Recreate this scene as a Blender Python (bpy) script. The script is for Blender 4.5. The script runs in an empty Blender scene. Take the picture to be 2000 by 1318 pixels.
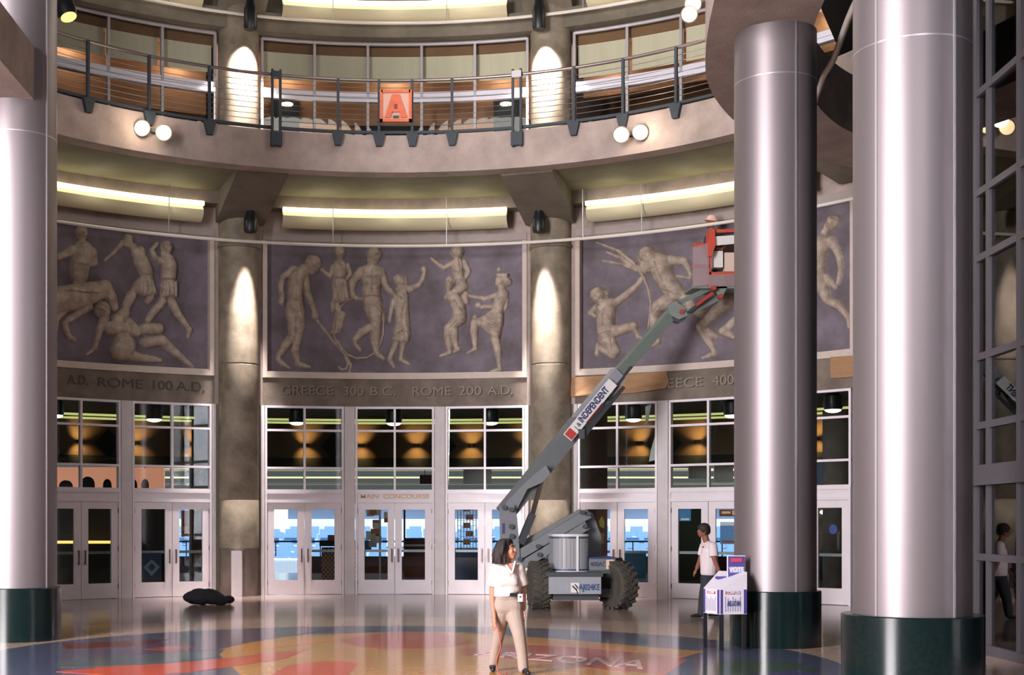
import bpy, bmesh, math, random
import numpy as np
from mathutils import Vector, Matrix
random.seed(7); np.random.seed(7)
R_ = math.radians
S = bpy.context.scene
COL = S.collection

# ------------------------------------------------------------------ camera
FPX, CX, HY, HC = 2680.0, 771.0, 1020.0, 1.69       # focal (px), principal column, horizon row, eye height
cam = bpy.data.cameras.new('camera'); camo = bpy.data.objects.new('camera', cam); COL.objects.link(camo)
camo.location = (0, 0, HC); camo.rotation_euler = (R_(90), 0, 0)
cam.sensor_fit = 'HORIZONTAL'; cam.sensor_width = 36; cam.lens = 36 * FPX / 2000
cam.shift_x = (1000 - CX) / 2000; cam.shift_y = (HY - 659) / 2000
cam.clip_end = 400
S.camera = camo

# ------------------------------------------------------------------ look
S.view_settings.view_transform = 'Standard'; S.view_settings.look = 'None'
S.view_settings.gamma = 1; S.view_settings.use_curve_mapping = False
S.view_settings.exposure = 1.0
S.cycles.caustics_reflective = False; S.cycles.caustics_refractive = False

# ------------------------------------------------------------------ world, sun, big lights
w = bpy.data.worlds.new('world'); S.world = w; w.use_nodes = True
bg = w.node_tree.nodes['Background']; bg.inputs[0].default_value = (0.62, 0.74, 1.0, 1); bg.inputs[1].default_value = 0.9

def light(name, kind, loc, target, energy, color=(1, 1, 1), **kw):
    l = bpy.data.lights.new(name, kind); o = bpy.data.objects.new(name, l); COL.objects.link(o)
    l.energy = energy; l.color = color; o.location = loc
    if target is not None:
        o.rotation_euler = (Vector(target) - Vector(loc)).to_track_quat('-Z', 'Y').to_euler()
    for k, v in kw.items(): setattr(l, k, v)
    return o
light('sun', 'SUN', (12, -28, 60), (0, 10, 0), 5.5, (1.0, 0.95, 0.88), angle=R_(0.6))
# daylight through the tall entrance glazing behind the photographer
light('entrance_daylight', 'AREA', (-11.6, 2.0, 7.0), (4.0, 24, 5.0), 5000, (1.0, 0.95, 0.97), shape='RECTANGLE', size=5.5, size_y=12.5)
light('high_entrance_daylight', 'AREA', (4.2, -6.5, 11.2), (-1, 30, 5.0), 500, (0.98, 0.95, 1.0), shape='RECTANGLE', size=6, size_y=6)

# ------------------------------------------------------------------ materials
def lin(c):
    return tuple(((v / 255) / 12.92 if v / 255 <= 0.04045 else ((v / 255 + 0.055) / 1.055) ** 2.4) for v in c)
MATS = {}
def mat(name, rgb, rough=0.6, metal=0.0, noise=0.0, nscale=4.0, bump=0.0, bscale=30.0, rgb2=None, emit=None, estr=0, spec=0.5, coat=0.0, stretch=None, alpha=None):
    if name in MATS: return MATS[name]
    m = bpy.data.materials.new(name); m.use_nodes = True; MATS[name] = m
    nt = m.node_tree; N = nt.nodes; L = nt.links; b = N['Principled BSDF']
    c = lin(rgb)
    b.inputs['Base Color'].default_value = (*c, 1); b.inputs['Roughness'].default_value = rough
    b.inputs['Metallic'].default_value = metal; b.inputs['Specular IOR Level'].default_value = spec
    b.inputs['Coat Weight'].default_value = coat; b.inputs['Coat Roughness'].default_value = 0.12
    if noise > 0 or bump > 0 or rgb2:
        tc = N.new('ShaderNodeTexCoord'); src = tc.outputs['Object']
        if stretch:
            mp = N.new('ShaderNodeMapping'); mp.inputs['Scale'].default_value = stretch
            L.new(src, mp.inputs[0]); src = mp.outputs[0]
        n = N.new('ShaderNodeTexNoise'); n.inputs['Scale'].default_value = nscale; n.inputs['Detail'].default_value = 8; n.inputs['Roughness'].default_value = 0.62
        L.new(src, n.inputs['Vector'])
        cr = N.new('ShaderNodeValToRGB'); L.new(n.outputs['Fac'], cr.inputs[0])
        c2 = lin(rgb2) if rgb2 else c
        a = tuple(max(0, v * (1 - noise)) for v in c2); z = tuple(min(1, v * (1 + noise)) for v in c)
        cr.color_ramp.elements[0].position = 0.32; cr.color_ramp.elements[0].color = (*a, 1)
        cr.color_ramp.elements[1].position = 0.68; cr.color_ramp.elements[1].color = (*z, 1)
        L.new(cr.outputs[0], b.inputs['Base Color'])
        if bump > 0:
            n2 = N.new('ShaderNodeTexNoise'); n2.inputs['Scale'].default_value = bscale; n2.inputs['Detail'].default_value = 6
            L.new(src, n2.inputs['Vector'])
            bp = N.new('ShaderNodeBump'); bp.inputs['Strength'].default_value = bump; bp.inputs['Distance'].default_value = 0.02
            L.new(n2.outputs['Fac'], bp.inputs['Height']); L.new(bp.outputs[0], b.inputs['Normal'])
    if emit:
        b.inputs['Emission Color'].default_value = (*lin(emit), 1); b.inputs['Emission Strength'].default_value = estr
    return m
def glassmat(name, tint=(0.9, 0.95, 0.95), refl=0.06, rough=0.0):
    m = bpy.data.materials.new(name); m.use_nodes = True; MATS[name] = m
    nt = m.node_tree; N = nt.nodes; L = nt.links; N.remove(N['Principled BSDF'])
    out = N['Material Output']; t = N.new('ShaderNodeBsdfTransparent'); t.inputs[0].default_value = (*tint, 1)
    g = N.new('ShaderNodeBsdfGlossy'); g.inputs['Roughness'].default_value = rough
    fr = N.new('ShaderNodeFresnel'); fr.inputs[0].default_value = 1.45
    ad = N.new('ShaderNodeMath'); ad.operation = 'ADD'; ad.inputs[1].default_value = refl; L.new(fr.outputs[0], ad.inputs[0])
    mx = N.new('ShaderNodeMixShader'); L.new(ad.outputs[0], mx.inputs[0]); L.new(t.outputs[0], mx.inputs[1]); L.new(g.outputs[0], mx.inputs[2])
    L.new(mx.outputs[0], out.inputs[0]); return m

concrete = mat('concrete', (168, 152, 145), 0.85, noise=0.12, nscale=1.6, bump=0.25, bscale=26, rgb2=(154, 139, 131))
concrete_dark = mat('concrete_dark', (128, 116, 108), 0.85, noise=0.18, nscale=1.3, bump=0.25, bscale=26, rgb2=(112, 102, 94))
col_concrete = mat('column_concrete', (138, 126, 110), 0.6, noise=0.2, nscale=2.2, bump=0.1, rgb2=(112, 102, 86))
band_conc = mat('band_concrete', (122, 110, 100), .85, noise=.14, nscale=2, bump=.3, rgb2=(106, 95, 86))
olive_conc = mat('olive_concrete', (118, 110, 98), .85, noise=.12, nscale=1.5, bump=.2, rgb2=(104, 98, 84))
plaster = mat('soffit_plaster', (122, 118, 94), 0.9, noise=0.10, nscale=0.9, rgb2=(106, 102, 80))
frame_white = mat('frame_white', (226, 218, 224), 0.42, noise=0.04, nscale=3)
pier_m = mat('pier_grey', (204, 197, 199), 0.7, noise=0.09, nscale=2.5, bump=0.1)
mural_bg = mat('mural_ground', (112, 102, 114), 0.75, noise=0.22, nscale=1.5, bump=0.6, bscale=14, rgb2=(98, 88, 92))
relief_m = mat('relief_stone', (176, 160, 146), 0.7, noise=0.14, nscale=6, bump=0.3, bscale=45, rgb2=(150, 135, 123))
mural_frame = mat('mural_frame', (196, 182, 172), 0.75, noise=0.06, nscale=6)
letter_m = mat('letter_concrete', (138, 126, 116), 0.7)
letter_dark = mat('letter_dark_and_shadow', (72, 66, 60), 0.8)  # dark letters, and the painted shadow of the raised ones
aluminium = mat('brushed_aluminium', (138, 129, 132), 0.46, metal=0.68)
seam_m = mat('seam_strip', (190, 182, 188), 0.4, metal=0.8)
plinth_m = mat('dark_green_granite', (15, 32, 33), 0.2, noise=0.12, nscale=25, rgb2=(12, 27, 28), spec=0.5)
steel_dark = mat('dark_steel', (44, 52, 60), 0.6, metal=0.0)
rail_m = mat('rail_steel', (150, 136, 134), 0.35, metal=0.8)
cable_m = mat('cable_steel', (150, 150, 150), 0.4, metal=0.7)
pipe_m = mat('white_conduit', (220, 214, 206), 0.5)
black_m = mat('black_housing', (20, 22, 26), 0.4)
tube_emit = mat('fluorescent_tube', (255, 248, 226), 0.5, emit=(255, 238, 200), estr=2.2)
tube_emit2 = mat('dim_tube', (200, 200, 150), 0.5, emit=(190, 190, 120), estr=.6)
reflector_m = mat('cream_reflector', (196, 188, 156), 0.6)
flood_emit = mat('flood_lens', (255, 230, 190), 0.5, emit=(255, 220, 160), estr=1.9)
lens_emit = mat('lamp_lens', (255, 240, 220), 0.5, emit=(255, 226, 196), estr=2.6)
mullion_m = mat('mullion_grey', (166, 162, 164), 0.45, metal=0.3)
band_white = mat('transom_white', (214, 212, 224), 0.4)
blind_m = mat('roller_blind', (250, 222, 190), 0.85, noise=0.05, nscale=2, stretch=(3, 3, 0.2))
brown_m = mat('brown_panel', (150, 102, 70), 0.8, noise=0.12, nscale=2)
brown_dark = mat('dark_brown_wall', (70, 56, 42), 0.85, noise=0.25, nscale=1.5)
yellow_wall = mat('yellow_wall', (214, 150, 66), 0.8)
dark_void = mat('dark_paint', (28, 30, 30), 0.9)
glass = glassmat('clear_glass', refl=0.0)
glass_side = glassmat('side_glass', (0.62, 0.66, 0.70), 0.03)
handle_m = mat('door_handle_metal', (110, 92, 92), 0.35, metal=0.7)
tan_board = mat('tan_board', (158, 122, 90), 0.85, noise=0.12, nscale=3, stretch=(1, 1, 5))

# ------------------------------------------------------------------ geometry helpers
RW, CY = 11.7, 20.6                                    # rotunda wall radius and centre (0, CY)
def W(px, py, Y): return Vector(((px - CX) / FPX * Y, Y, HC + (HY - py) / FPX * Y))
def pol(th, r, z): return Vector((r * math.sin(th), CY + r * math.cos(th), z))
def onring(px, r):
    t = (px - CX) / FPX; A = 1 + t * t; D = (2 * CY) ** 2 - 4 * A * (CY * CY - r * r)
    Y = (2 * CY + math.sqrt(max(D, 0))) / (2 * A); return math.atan2(t * Y, Y - CY), Y
def surf(px, py, r):
    th, Y = onring(px, r); return th, HC + (HY - py) / FPX * Y

class MB:
    def __init__(s): s.v = []; s.f = []
    def add(s, vs, fs):
        o = len(s.v); s.v += [tuple(v) for v in vs]; s.f += [tuple(i + o for i in f) for f in fs]; return s
    def box(s, c, d, rz=0, M=None):
        x, y, z = d[0] / 2, d[1] / 2, d[2] / 2
        m = M if M is not None else Matrix.Rotation(rz, 4, 'Z')
        vs = [Vector(c) + (m @ Vector((i * x, j * y, k * z))) for i in (-1, 1) for j in (-1, 1) for k in (-1, 1)]
        return s.add(vs, [(0, 1, 3, 2), (4, 6, 7, 5), (0, 4, 5, 1), (2, 3, 7, 6), (0, 2, 6, 4), (1, 5, 7, 3)])
    def arc(s, t0, t1, r0, r1, z0, z1, n=None):
        n = n or max(2, int(abs(t1 - t0) * max(r0, r1) / 0.3)); vs = []; fs = []
        for i in range(n + 1):
            t = t0 + (t1 - t0) * i / n
            vs += [pol(t, r0, z0), pol(t, r1, z0), pol(t, r1, z1), pol(t, r0, z1)]
        for i in range(n):
            a = 4 * i; b = a + 4
            for k in range(4): fs.append((a + k, b + k, b + (k + 1) % 4, a + (k + 1) % 4))
        fs += [(0, 1, 2, 3), (4 * n + 3, 4 * n + 2, 4 * n + 1, 4 * n)]
        return s.add(vs, fs)
    def cone(s, p0, p1, r0, r1, n=20, caps=True):
        p0 = Vector(p0); p1 = Vector(p1); d = (p1 - p0).normalized()
        u = d.orthogonal().normalized(); v = d.cross(u); vs = []; fs = []
        for p, r in ((p0, r0), (p1, r1)):
            for i in range(n):
                a = 2 * math.pi * i / n; vs.append(p + r * (math.cos(a) * u + math.sin(a) * v))
        for i in range(n): fs.append((i, (i + 1) % n, n + (i + 1) % n, n + i))
        if caps: fs += [tuple(range(n - 1, -1, -1)), tuple(range(n, 2 * n))]
        return s.add(vs, fs)
    def tube(s, pts, r, n=8):
        pts = [Vector(p) for p in pts]; vs = []; fs = []
        rr = r if isinstance(r, (list, tuple)) else [r] * len(pts)
        prev = None
        for i, p in enumerate(pts):
            d = (pts[min(i + 1, len(pts) - 1)] - pts[max(i - 1, 0)]).normalized()
            u = d.orthogonal().normalized() if prev is None else (prev - prev.dot(d) * d).normalized()
            prev = u; v = d.cross(u)
            for k in range(n):
                a = 2 * math.pi * k / n; vs.append(p + rr[i] * (math.cos(a) * u + math.sin(a) * v))
        for i in range(len(pts) - 1):
            for k in range(n):
                fs.append((i * n + k, i * n + (k + 1) % n, (i + 1) * n + (k + 1) % n, (i + 1) * n + k))
        m = (len(pts) - 1) * n
        fs += [tuple(range(n - 1, -1, -1)), tuple(range(m, m + n))]
        return s.add(vs, fs)
    def lathe(s, prof, c=(0, 0, 0), n=48, M=None):
        c = Vector(c); vs = []; fs = []; k = len(prof)
        for i in range(n):
            a = 2 * math.pi * i / n
            for r, z in prof:
                p = Vector((r * math.cos(a), r * math.sin(a), z)); vs.append(c + (M @ p if M is not None else p))
        for i in range(n):
            j = (i + 1) % n
            for q in range(k - 1): fs.append((i * k + q, j * k + q, j * k + q + 1, i * k + q + 1))
        if prof[0][0] > 1e-6: fs.append(tuple(i * k for i in range(n - 1, -1, -1)))
        if prof[-1][0] > 1e-6: fs.append(tuple(i * k + k - 1 for i in range(n)))
        return s.add(vs, fs)
    def prism(s, poly, z0, z1):
        n = len(poly); vs = [(p[0], p[1], z0) for p in poly] + [(p[0], p[1], z1) for p in poly]
        fs = [tuple(range(n - 1, -1, -1)), tuple(range(n, 2 * n))] + [(i, (i + 1) % n, n + (i + 1) % n, n + i) for i in range(n)]
        return s.add(vs, fs)
    def slab(s, poly, off):                       # polygon of 3d points extruded by a vector
        n = len(poly); poly = [Vector(p) for p in poly]; off = Vector(off)
        vs = poly + [p + off for p in poly]
        fs = [tuple(range(n - 1, -1, -1)), tuple(range(n, 2 * n))] + [(i, (i + 1) % n, n + (i + 1) % n, n + i) for i in range(n)]
        return s.add(vs, fs)
    def beam(s, p0, p1, wd, ht, wd1=None, ht1=None):   # box beam: wd across (horizontal), ht in the vertical plane
        p0 = Vector(p0); p1 = Vector(p1); d = (p1 - p0).normalized()
        a = d.cross(Vector((0, 0, 1)))
        a = a.normalized() if a.length > 1e-4 else Vector((1, 0, 0)); b = a.cross(d).normalized()
        vs = []
        for p, w_, h_ in ((p0, wd, ht), (p1, wd1 or wd, ht1 or ht)):
            for i, j in ((-1, -1), (1, -1), (1, 1), (-1, 1)): vs.append(p + a * i * w_ / 2 + b * j * h_ / 2)
        return s.add(vs, [(3, 2, 1, 0), (4, 5, 6, 7), (0, 1, 5, 4), (1, 2, 6, 5), (2, 3, 7, 6), (3, 0, 4, 7)])
    def ball(s, c, r, sc=(1, 1, 1), n=16, M=None):
        c = Vector(c); vs = []; fs = []; m = n // 2
        for i in range(1, m):
            for j in range(n):
                p, q = math.pi * i / m, 2 * math.pi * j / n
                v = Vector((r * sc[0] * math.sin(p) * math.cos(q), r * sc[1] * math.sin(p) * math.sin(q), r * sc[2] * math.cos(p)))
                vs.append(c + (M @ v if M is not None else v))
        t = Vector((0, 0, r * sc[2])); t = M @ t if M is not None else t
        vs += [c + t, c - t]; T = len(vs) - 2; B = T + 1
        for i in range(m - 2):
            for j in range(n): fs.append((i * n + j, (i + 1) * n + j, (i + 1) * n + (j + 1) % n, i * n + (j + 1) % n))
        for j in range(n): fs += [(T, j, (j + 1) % n), (B, (m - 2) * n + (j + 1) % n, (m - 2) * n + j)]
        return s.add(vs, fs)
    def limb(s, pts, n=14):                        # rounded tapered chain (x,y,z,r) for remeshed bodies
        for i in range(len(pts) - 1):
            a, b = pts[i], pts[i + 1]; s.cone(a[:3], b[:3], a[3], b[3], n)
        for a in pts: s.ball(a[:3], a[3], n=n)
        return s
    def build(s, name, m, parent=None, smooth=False, fix=True, angle=40, org=None):
        me = bpy.data.meshes.new(name)
        o_ = None
        if parent is None:
            a = np.array(s.v); o_ = Vector(org) if org is not None else Vector(((a[:, 0].min() + a[:, 0].max()) / 2, (a[:, 1].min() + a[:, 1].max()) / 2, a[:, 2].min()))
            me.from_pydata([tuple(Vector(v) - o_) for v in s.v], [], s.f)
        else: me.from_pydata(s.v, [], s.f)
        if fix:
            bm = bmesh.new(); bm.from_mesh(me); bmesh.ops.recalc_face_normals(bm, faces=bm.faces); bm.to_mesh(me); bm.free()
        ms = m if isinstance(m, (list, tuple)) else [m]
        for q in ms: me.materials.append(q)
        if smooth:
            me.polygons.foreach_set('use_smooth', [True] * len(me.polygons))
            me.set_sharp_from_angle(angle=R_(angle))
        o = bpy.data.objects.new(name, me); COL.objects.link(o)
        if parent is not None:
            o.parent = parent
            # meshes stay in world coordinates under a translated root
            if parent.parent is None: o.matrix_parent_inverse = Matrix.Translation(-parent.location)
        else: o.location = o_
        return o
def tag(o, label=None, cat=None, group=None, kind=None):
    if label: o['label'] = label
    if cat: o['category'] = cat
    if group: o['group'] = group
    if kind: o['kind'] = kind
    return o
def thing(name, loc, label=None, cat=None, group=None, kind=None):
    o = bpy.data.objects.new(name, None); COL.objects.link(o); o.location = loc; o.empty_display_size = 0.2
    o['_o'] = tuple(loc); return tag(o, label, cat, group, kind)
ROOTS = []
def struct(name, mb, m, **k):
    return tag(mb.build(name, m, None, **k), kind='structure')
def textmesh(txt, size, depth, align='CENTER', font_bold=0.0):
    c = bpy.data.curves.new('t', 'FONT'); c.body = txt; c.size = size; c.extrude = depth; c.align_x = align; c.align_y = 'CENTER'; c.offset = font_bold
    o = bpy.data.objects.new('t', c); COL.objects.link(o)
    dg = bpy.context.evaluated_depsgraph_get(); me = bpy.data.meshes.new_from_object(o.evaluated_get(dg))
    vs = [tuple(v.co) for v in me.vertices]; fs = [tuple(p.vertices) for p in me.polygons]
    bpy.data.objects.remove(o); bpy.data.curves.remove(c); bpy.data.meshes.remove(me); return vs, fs
def text_flat(name, txt, size, depth, M, m, parent, bold=0.0, sx=1.0, width=None):
    vs, fs = textmesh(txt, size, depth, font_bold=bold); mb = MB()
    if width: xs_ = [v[0] for v in vs]; sx = width / (max(xs_) - min(xs_))
    mb.add([M @ Vector((v[0] * sx, v[1], v[2])) for v in vs], fs); return mb.build(name, m, parent, fix=False)
def text_ring(name, txt, size, depth, th, z, r, m, parent, bold=0.0, width=None):
    vs, fs = textmesh(txt, size, depth, font_bold=bold); mb = MB()
    xs = [v[0] for v in vs]; sx = (width / (max(xs) - min(xs))) if width else 1
    mb.add([pol(th + v[0] * sx / r, r - v[2], z + v[1]) for v in vs], fs); return mb.build(name, m, parent, fix=False)
def facing(loc):          # matrix for text on a plane facing the camera (-Y)
    return Matrix.Translation(loc) @ Matrix.Rotation(R_(90), 4, 'X')

# ================================================================== SETTING
A18 = R_(18)
BAYS = [(-2 * A18, 'left bay'), (0.0, 'centre bay'), (2 * A18, 'right bay')]
PP, PH = R_(10.4), R_(4.54)                     # pair pitch, half width of a door pair
T0, T1 = -R_(66), R_(66)
def XR(c): return R_(1.4) if c > .1 else 0.0        # the right bay is slightly wider at its far end

# floor: polished terrazzo
fm = mat('terrazzo_floor', (168, 148, 140), 0.14, noise=0.10, nscale=1.1, rgb2=(150, 130, 124), spec=0.7)
struct('floor', MB().prism([(-16, -9), (14, -9), (14, 46), (-16, 46)], -0.2, 0), fm)
def inlay(name, poly, lvl, rgb, parent, rough=0.11):
    m = mat('terrazzo_' + name + str(rgb), rgb, rough, noise=0.14, nscale=6, spec=0.7)
    return MB().prism(poly, 0.0004, 0.0008 + 0.0005 * lvl).build(name, m, parent)
def ring_poly(cx, cy, rx, ry, n=64, a0=0, a1=360):
    return [(cx + rx * math.cos(R_(a0 + (a1 - a0) * i / n)), cy + ry * math.sin(R_(a0 + (a1 - a0) * i / n))) for i in range(n)]
def FP(px, py): Y = FPX * HC / (py - HY); return ((px - CX) / FPX * Y, Y)
fl = thing('floor_medallion', (0, 16.9, 0), 'large circular map inlay in red, ochre and blue terrazzo set in the rotunda floor', 'floor inlay')
inlay('sand_ring', ring_poly(0, 16.9, 7.5, 7.6, 96), 0, (214, 182, 162), fl)
inlay('blue_ring', ring_poly(0, 16.9, 5.35, 5.5, 96), 1, (96, 98, 124), fl)
inlay('ochre_field', [FP(*p) for p in [(520, 1246), (600, 1240), (700, 1236), (800, 1233), (900, 1235), (1000, 1242), (1100, 1248), (1250, 1262), (1375, 1272), (1330, 1285), (1290, 1318), (1240, 1360), (500, 1360), (470, 1318), (440, 1290), (420, 1268), (470, 1255)]], 2, (222, 158, 84), fl)
inlay('red_lake', [FP(*p) for p in [(662, 1252), (700, 1243), (780, 1233), (860, 1236), (905, 1246), (930, 1256), (890, 1262), (850, 1266), (760, 1268), (700, 1264)]], 3, (210, 96, 78), fl)
inlay('red_banner', [FP(*p) for p in [(890, 1268), (960, 1262), (1060, 1258), (1170, 1266), (1260, 1275), (1345, 1288), (1300, 1318), (1180, 1308), (1060, 1293), (960, 1284), (900, 1280)]], 3, (206, 102, 84), fl)
inlay('orange_arc', [FP(*p) for p in [(1030, 1248), (1150, 1256), (1250, 1266), (1375, 1273), (1330, 1284), (1230, 1272), (1130, 1264), (1030, 1258)]], 4, (232, 158, 82), fl)
inlay('purple_swirl', [FP(*p) for p in [(250, 1262), (330, 1252), (440, 1243), (540, 1236), (660, 1228), (560, 1243), (480, 1256), (430, 1268), (330, 1276), (240, 1280)]], 4, (104, 84, 116), fl)
inlay('teal_swirl', [FP(*p) for p in [(100, 1290), (230, 1282), (330, 1276), (440, 1268), (420, 1284), (320, 1296), (230, 1300), (120, 1304)]], 4, (78, 104, 112), fl)
inlay('red_swirl', [FP(*p) for p in [(110, 1312), (230, 1300), (300, 1298), (420, 1288), (520, 1276), (600, 1268), (560, 1286), (470, 1300), (380, 1312), (250, 1322)]], 5, (230, 86, 56), fl)
inlay('red_streak', [FP(*p) for p in [(280, 1268), (330, 1262), (400, 1262), (330, 1272)]], 5, (190, 90, 70), fl)
inlay('maroon_swirl', [FP(*p) for p in [(120, 1258), (240, 1252), (330, 1248), (300, 1258), (240, 1264), (130, 1268)]], 5, (116, 60, 62), fl)
inlay('orange_streak', [FP(*p) for p in [(470, 1262), (540, 1252), (640, 1246), (660, 1250), (560, 1262), (480, 1274)]], 5, (250, 158, 70), fl)
inlay('red_field', [FP(*p) for p in [(560, 1300), (640, 1290), (700, 1296), (680, 1318), (700, 1345), (540, 1345), (530, 1318)]], 5, (236, 92, 52), fl)
inlay('green_patch', [FP(*p) for p in [(1380, 1300), (1440, 1288), (1540, 1292), (1600, 1306), (1560, 1330), (1420, 1345), (1330, 1330)]], 4, (86, 104, 88), fl)
inlay('violet_patch', [FP(*p) for p in [(1460, 1318), (1560, 1308), (1640, 1330), (1600, 1400), (1440, 1400)]], 5, (96, 92, 132), fl)
lm = mat('inlay_white', (224, 196, 186), 0.15)
bv, bf = textmesh('ARIZONA', 1.0, 0.0012, font_bold=0.012); xs = [v[0] for v in bv]; x0, x1 = min(xs), max(xs)
mb = MB()
bl, br = Vector((*FP(925, 1279), 0)), Vector((*FP(1255, 1306), 0)); tl, tr = Vector((*FP(935, 1270), 0)), Vector((*FP(1275, 1291), 0))
ys = [v[1] for v in bv]; y0, y1 = min(ys), max(ys)
def bl_(v):
    u = (v[0] - x0) / (x1 - x0); t = (v[1] - y0) / (y1 - y0)
    p = bl.lerp(br, u).lerp(tl.lerp(tr, u), t); return (p.x, p.y, 0.0045 + v[2])
mb.add([bl_(v) for v in bv], bf); mb.build('banner_lettering', lm, fl, fix=False)

# ---- rotunda shell
zt, zb0, zb1 = 4.41, 4.41, 9.97
mb = MB(); mbb = MB()
for t0, t1 in [(c - R_(15.25), c + R_(15.25) + XR(c)) for c, _ in BAYS]:
    mbb.arc(t0, t1, RW, RW + .35, 4.41, 5.06); mb.arc(t0, t1, RW, RW + .35, 8.24, 9.97)
    mb.arc(t0, t1, RW + .225, RW + .35, 5.06, 8.24)
for c in (-3 * A18, -A18, A18, 3 * A18 + R_(1.4)): mb.arc(c - R_(2.75), c + R_(2.75), RW, RW + .35, 4.41, 9.97, 4)
struct('wall_rotunda', mb, concrete)
struct('trim_lettered_band', mbb, band_conc)
struct('wall_left_end', MB().arc(T0, -3 * A18 - R_(2.75), RW, RW + .35, 0, 9.97), concrete)
struct('wall_right_end', MB().arc(3 * A18 + R_(4.1), T1, RW, RW + .35, 0, 9.97), concrete)
n = 0
for c, bay in BAYS:                                   # piers between the door pairs
    for k, (a, b) in enumerate([(-15.4, -15), (-PP / R_(1) + 4.6, -4.6), (4.6, PP / R_(1) - 4.6), (15, 15.4)]):
        n += 1; a += (1.4 if c > .1 and k > 2 else 0); b += (1.3 if c > .1 and k > 1 else 0)
        struct('trim_%d' % n, MB().arc(c + R_(a), c + R_(b), RW - .02, RW + .3, 0, 4.41, 3), pier_m)
for c in (-3 * A18, -A18, A18, 3 * A18 + R_(1.4)):
    n += 1; struct('trim_%d' % n, MB().arc(c - R_(2.6), c + R_(2.6), RW + .0, RW + .35, 0, 4.41, 4), olive_conc)

# columns engaged in the ring wall
cn = {-3: 'at the far left end', -1: 'left of the centre bay', 1: 'right of the centre bay, behind the lift', 3: 'at the far right end, behind the silver columns'}
for k in (-3, -1, 1, 3):
    c = k * A18 + (R_(1.6) if k == 3 else 0); p = pol(c, RW - .02, 0); t = thing('ring_column', p, 'round grey concrete wall column ' + cn[k], 'column', 'concrete columns of the rotunda wall')
    MB().lathe([(.47, 1.1), (.47, 2.2), (.462, 2.21), (.462, 2.225), (.47, 2.235), (.47, 5.3), (.46, 5.31), (.46, 5.33), (.47, 5.34), (.47, 8.9)], p).build('lower_shaft', col_concrete, t, smooth=True)
    MB().lathe([(.44, 0), (.44, 1.1)], p).build('base', concrete_dark, t, smooth=True)
    MB().lathe([(.47, 7.98), (.5, 8.0), (.5, 8.06), (.47, 8.08)], p).build('collar', col_concrete, t, smooth=True)
    MB().lathe([(.47, 9.97), (.47, 14.6)], p).build('upper_shaft', col_concrete, t, smooth=True)
    MB().arc(c - R_(2.1), c + R_(2.1), RW + .1, RW + .6, 9.97, 14.6, 3).build('pilaster', concrete, t)
    q = p + Vector((.05, -.46, 0))
    if k == -1: MB().box((p.x + .02, p.y - .5, .52), (.24, .16, 1.04)).build('white_panel', frame_white, t)

# ceiling under the balcony, haunches
struct('ceiling_lower', MB().arc(T0, T1, 8.95, RW + .2, 9.2, 9.9), plaster)
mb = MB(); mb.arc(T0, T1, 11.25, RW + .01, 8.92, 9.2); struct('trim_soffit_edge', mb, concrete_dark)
n += 1
for k in (-3, -1, 1, 3):
    c = k * A18; e = pol(c, 1, 0) - Vector((0, CY, 0)); sd = Vector((e.y, -e.x, 0))
    def P(r, s_, z): return Vector((0, CY, 0)) + e * r + sd * s_ + Vector((0, 0, z))
    mb = MB(); w_ = .56
    vs = [P(9.1, -w_, 9.12), P(9.1, w_, 9.12), P(11.55, w_, 8.55), P(11.55, -w_, 8.55), P(9.1, -w_, 9.6), P(9.1, w_, 9.6), P(11.55, w_, 9.6), P(11.55, -w_, 9.6)]
    mb.add(vs, [(0, 1, 2, 3), (4, 7, 6, 5), (0, 4, 5, 1), (1, 5, 6, 2), (2, 6, 7, 3), (3, 7, 4, 0)])
    struct('trim_haunch_%d' % (k + 4), mb, olive_conc)
    vs2 = [v + Vector((0, 0, 4.72)) + (e * 1.6 if i in (0, 1, 4, 5) else e * 0) for i, v in enumerate(vs)]
    struct('trim_upper_haunch_%d' % (k + 4), MB().add(vs2, [(0, 1, 2, 3), (4, 7, 6, 5), (0, 4, 5, 1), (1, 5, 6, 2), (2, 6, 7, 3), (3, 7, 4, 0)]), olive_conc)
# balcony slab edge
RB = 8.7
struct('trim_balcony_fascia', MB().arc(-R_(75), R_(88), RB, RB + .42, 9.16, 9.95), concrete)
struct('floor_balcony', MB().arc(-R_(75), R_(88), RB + .3, RW + 4, 9.9, 9.96), concrete_dark)

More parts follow.
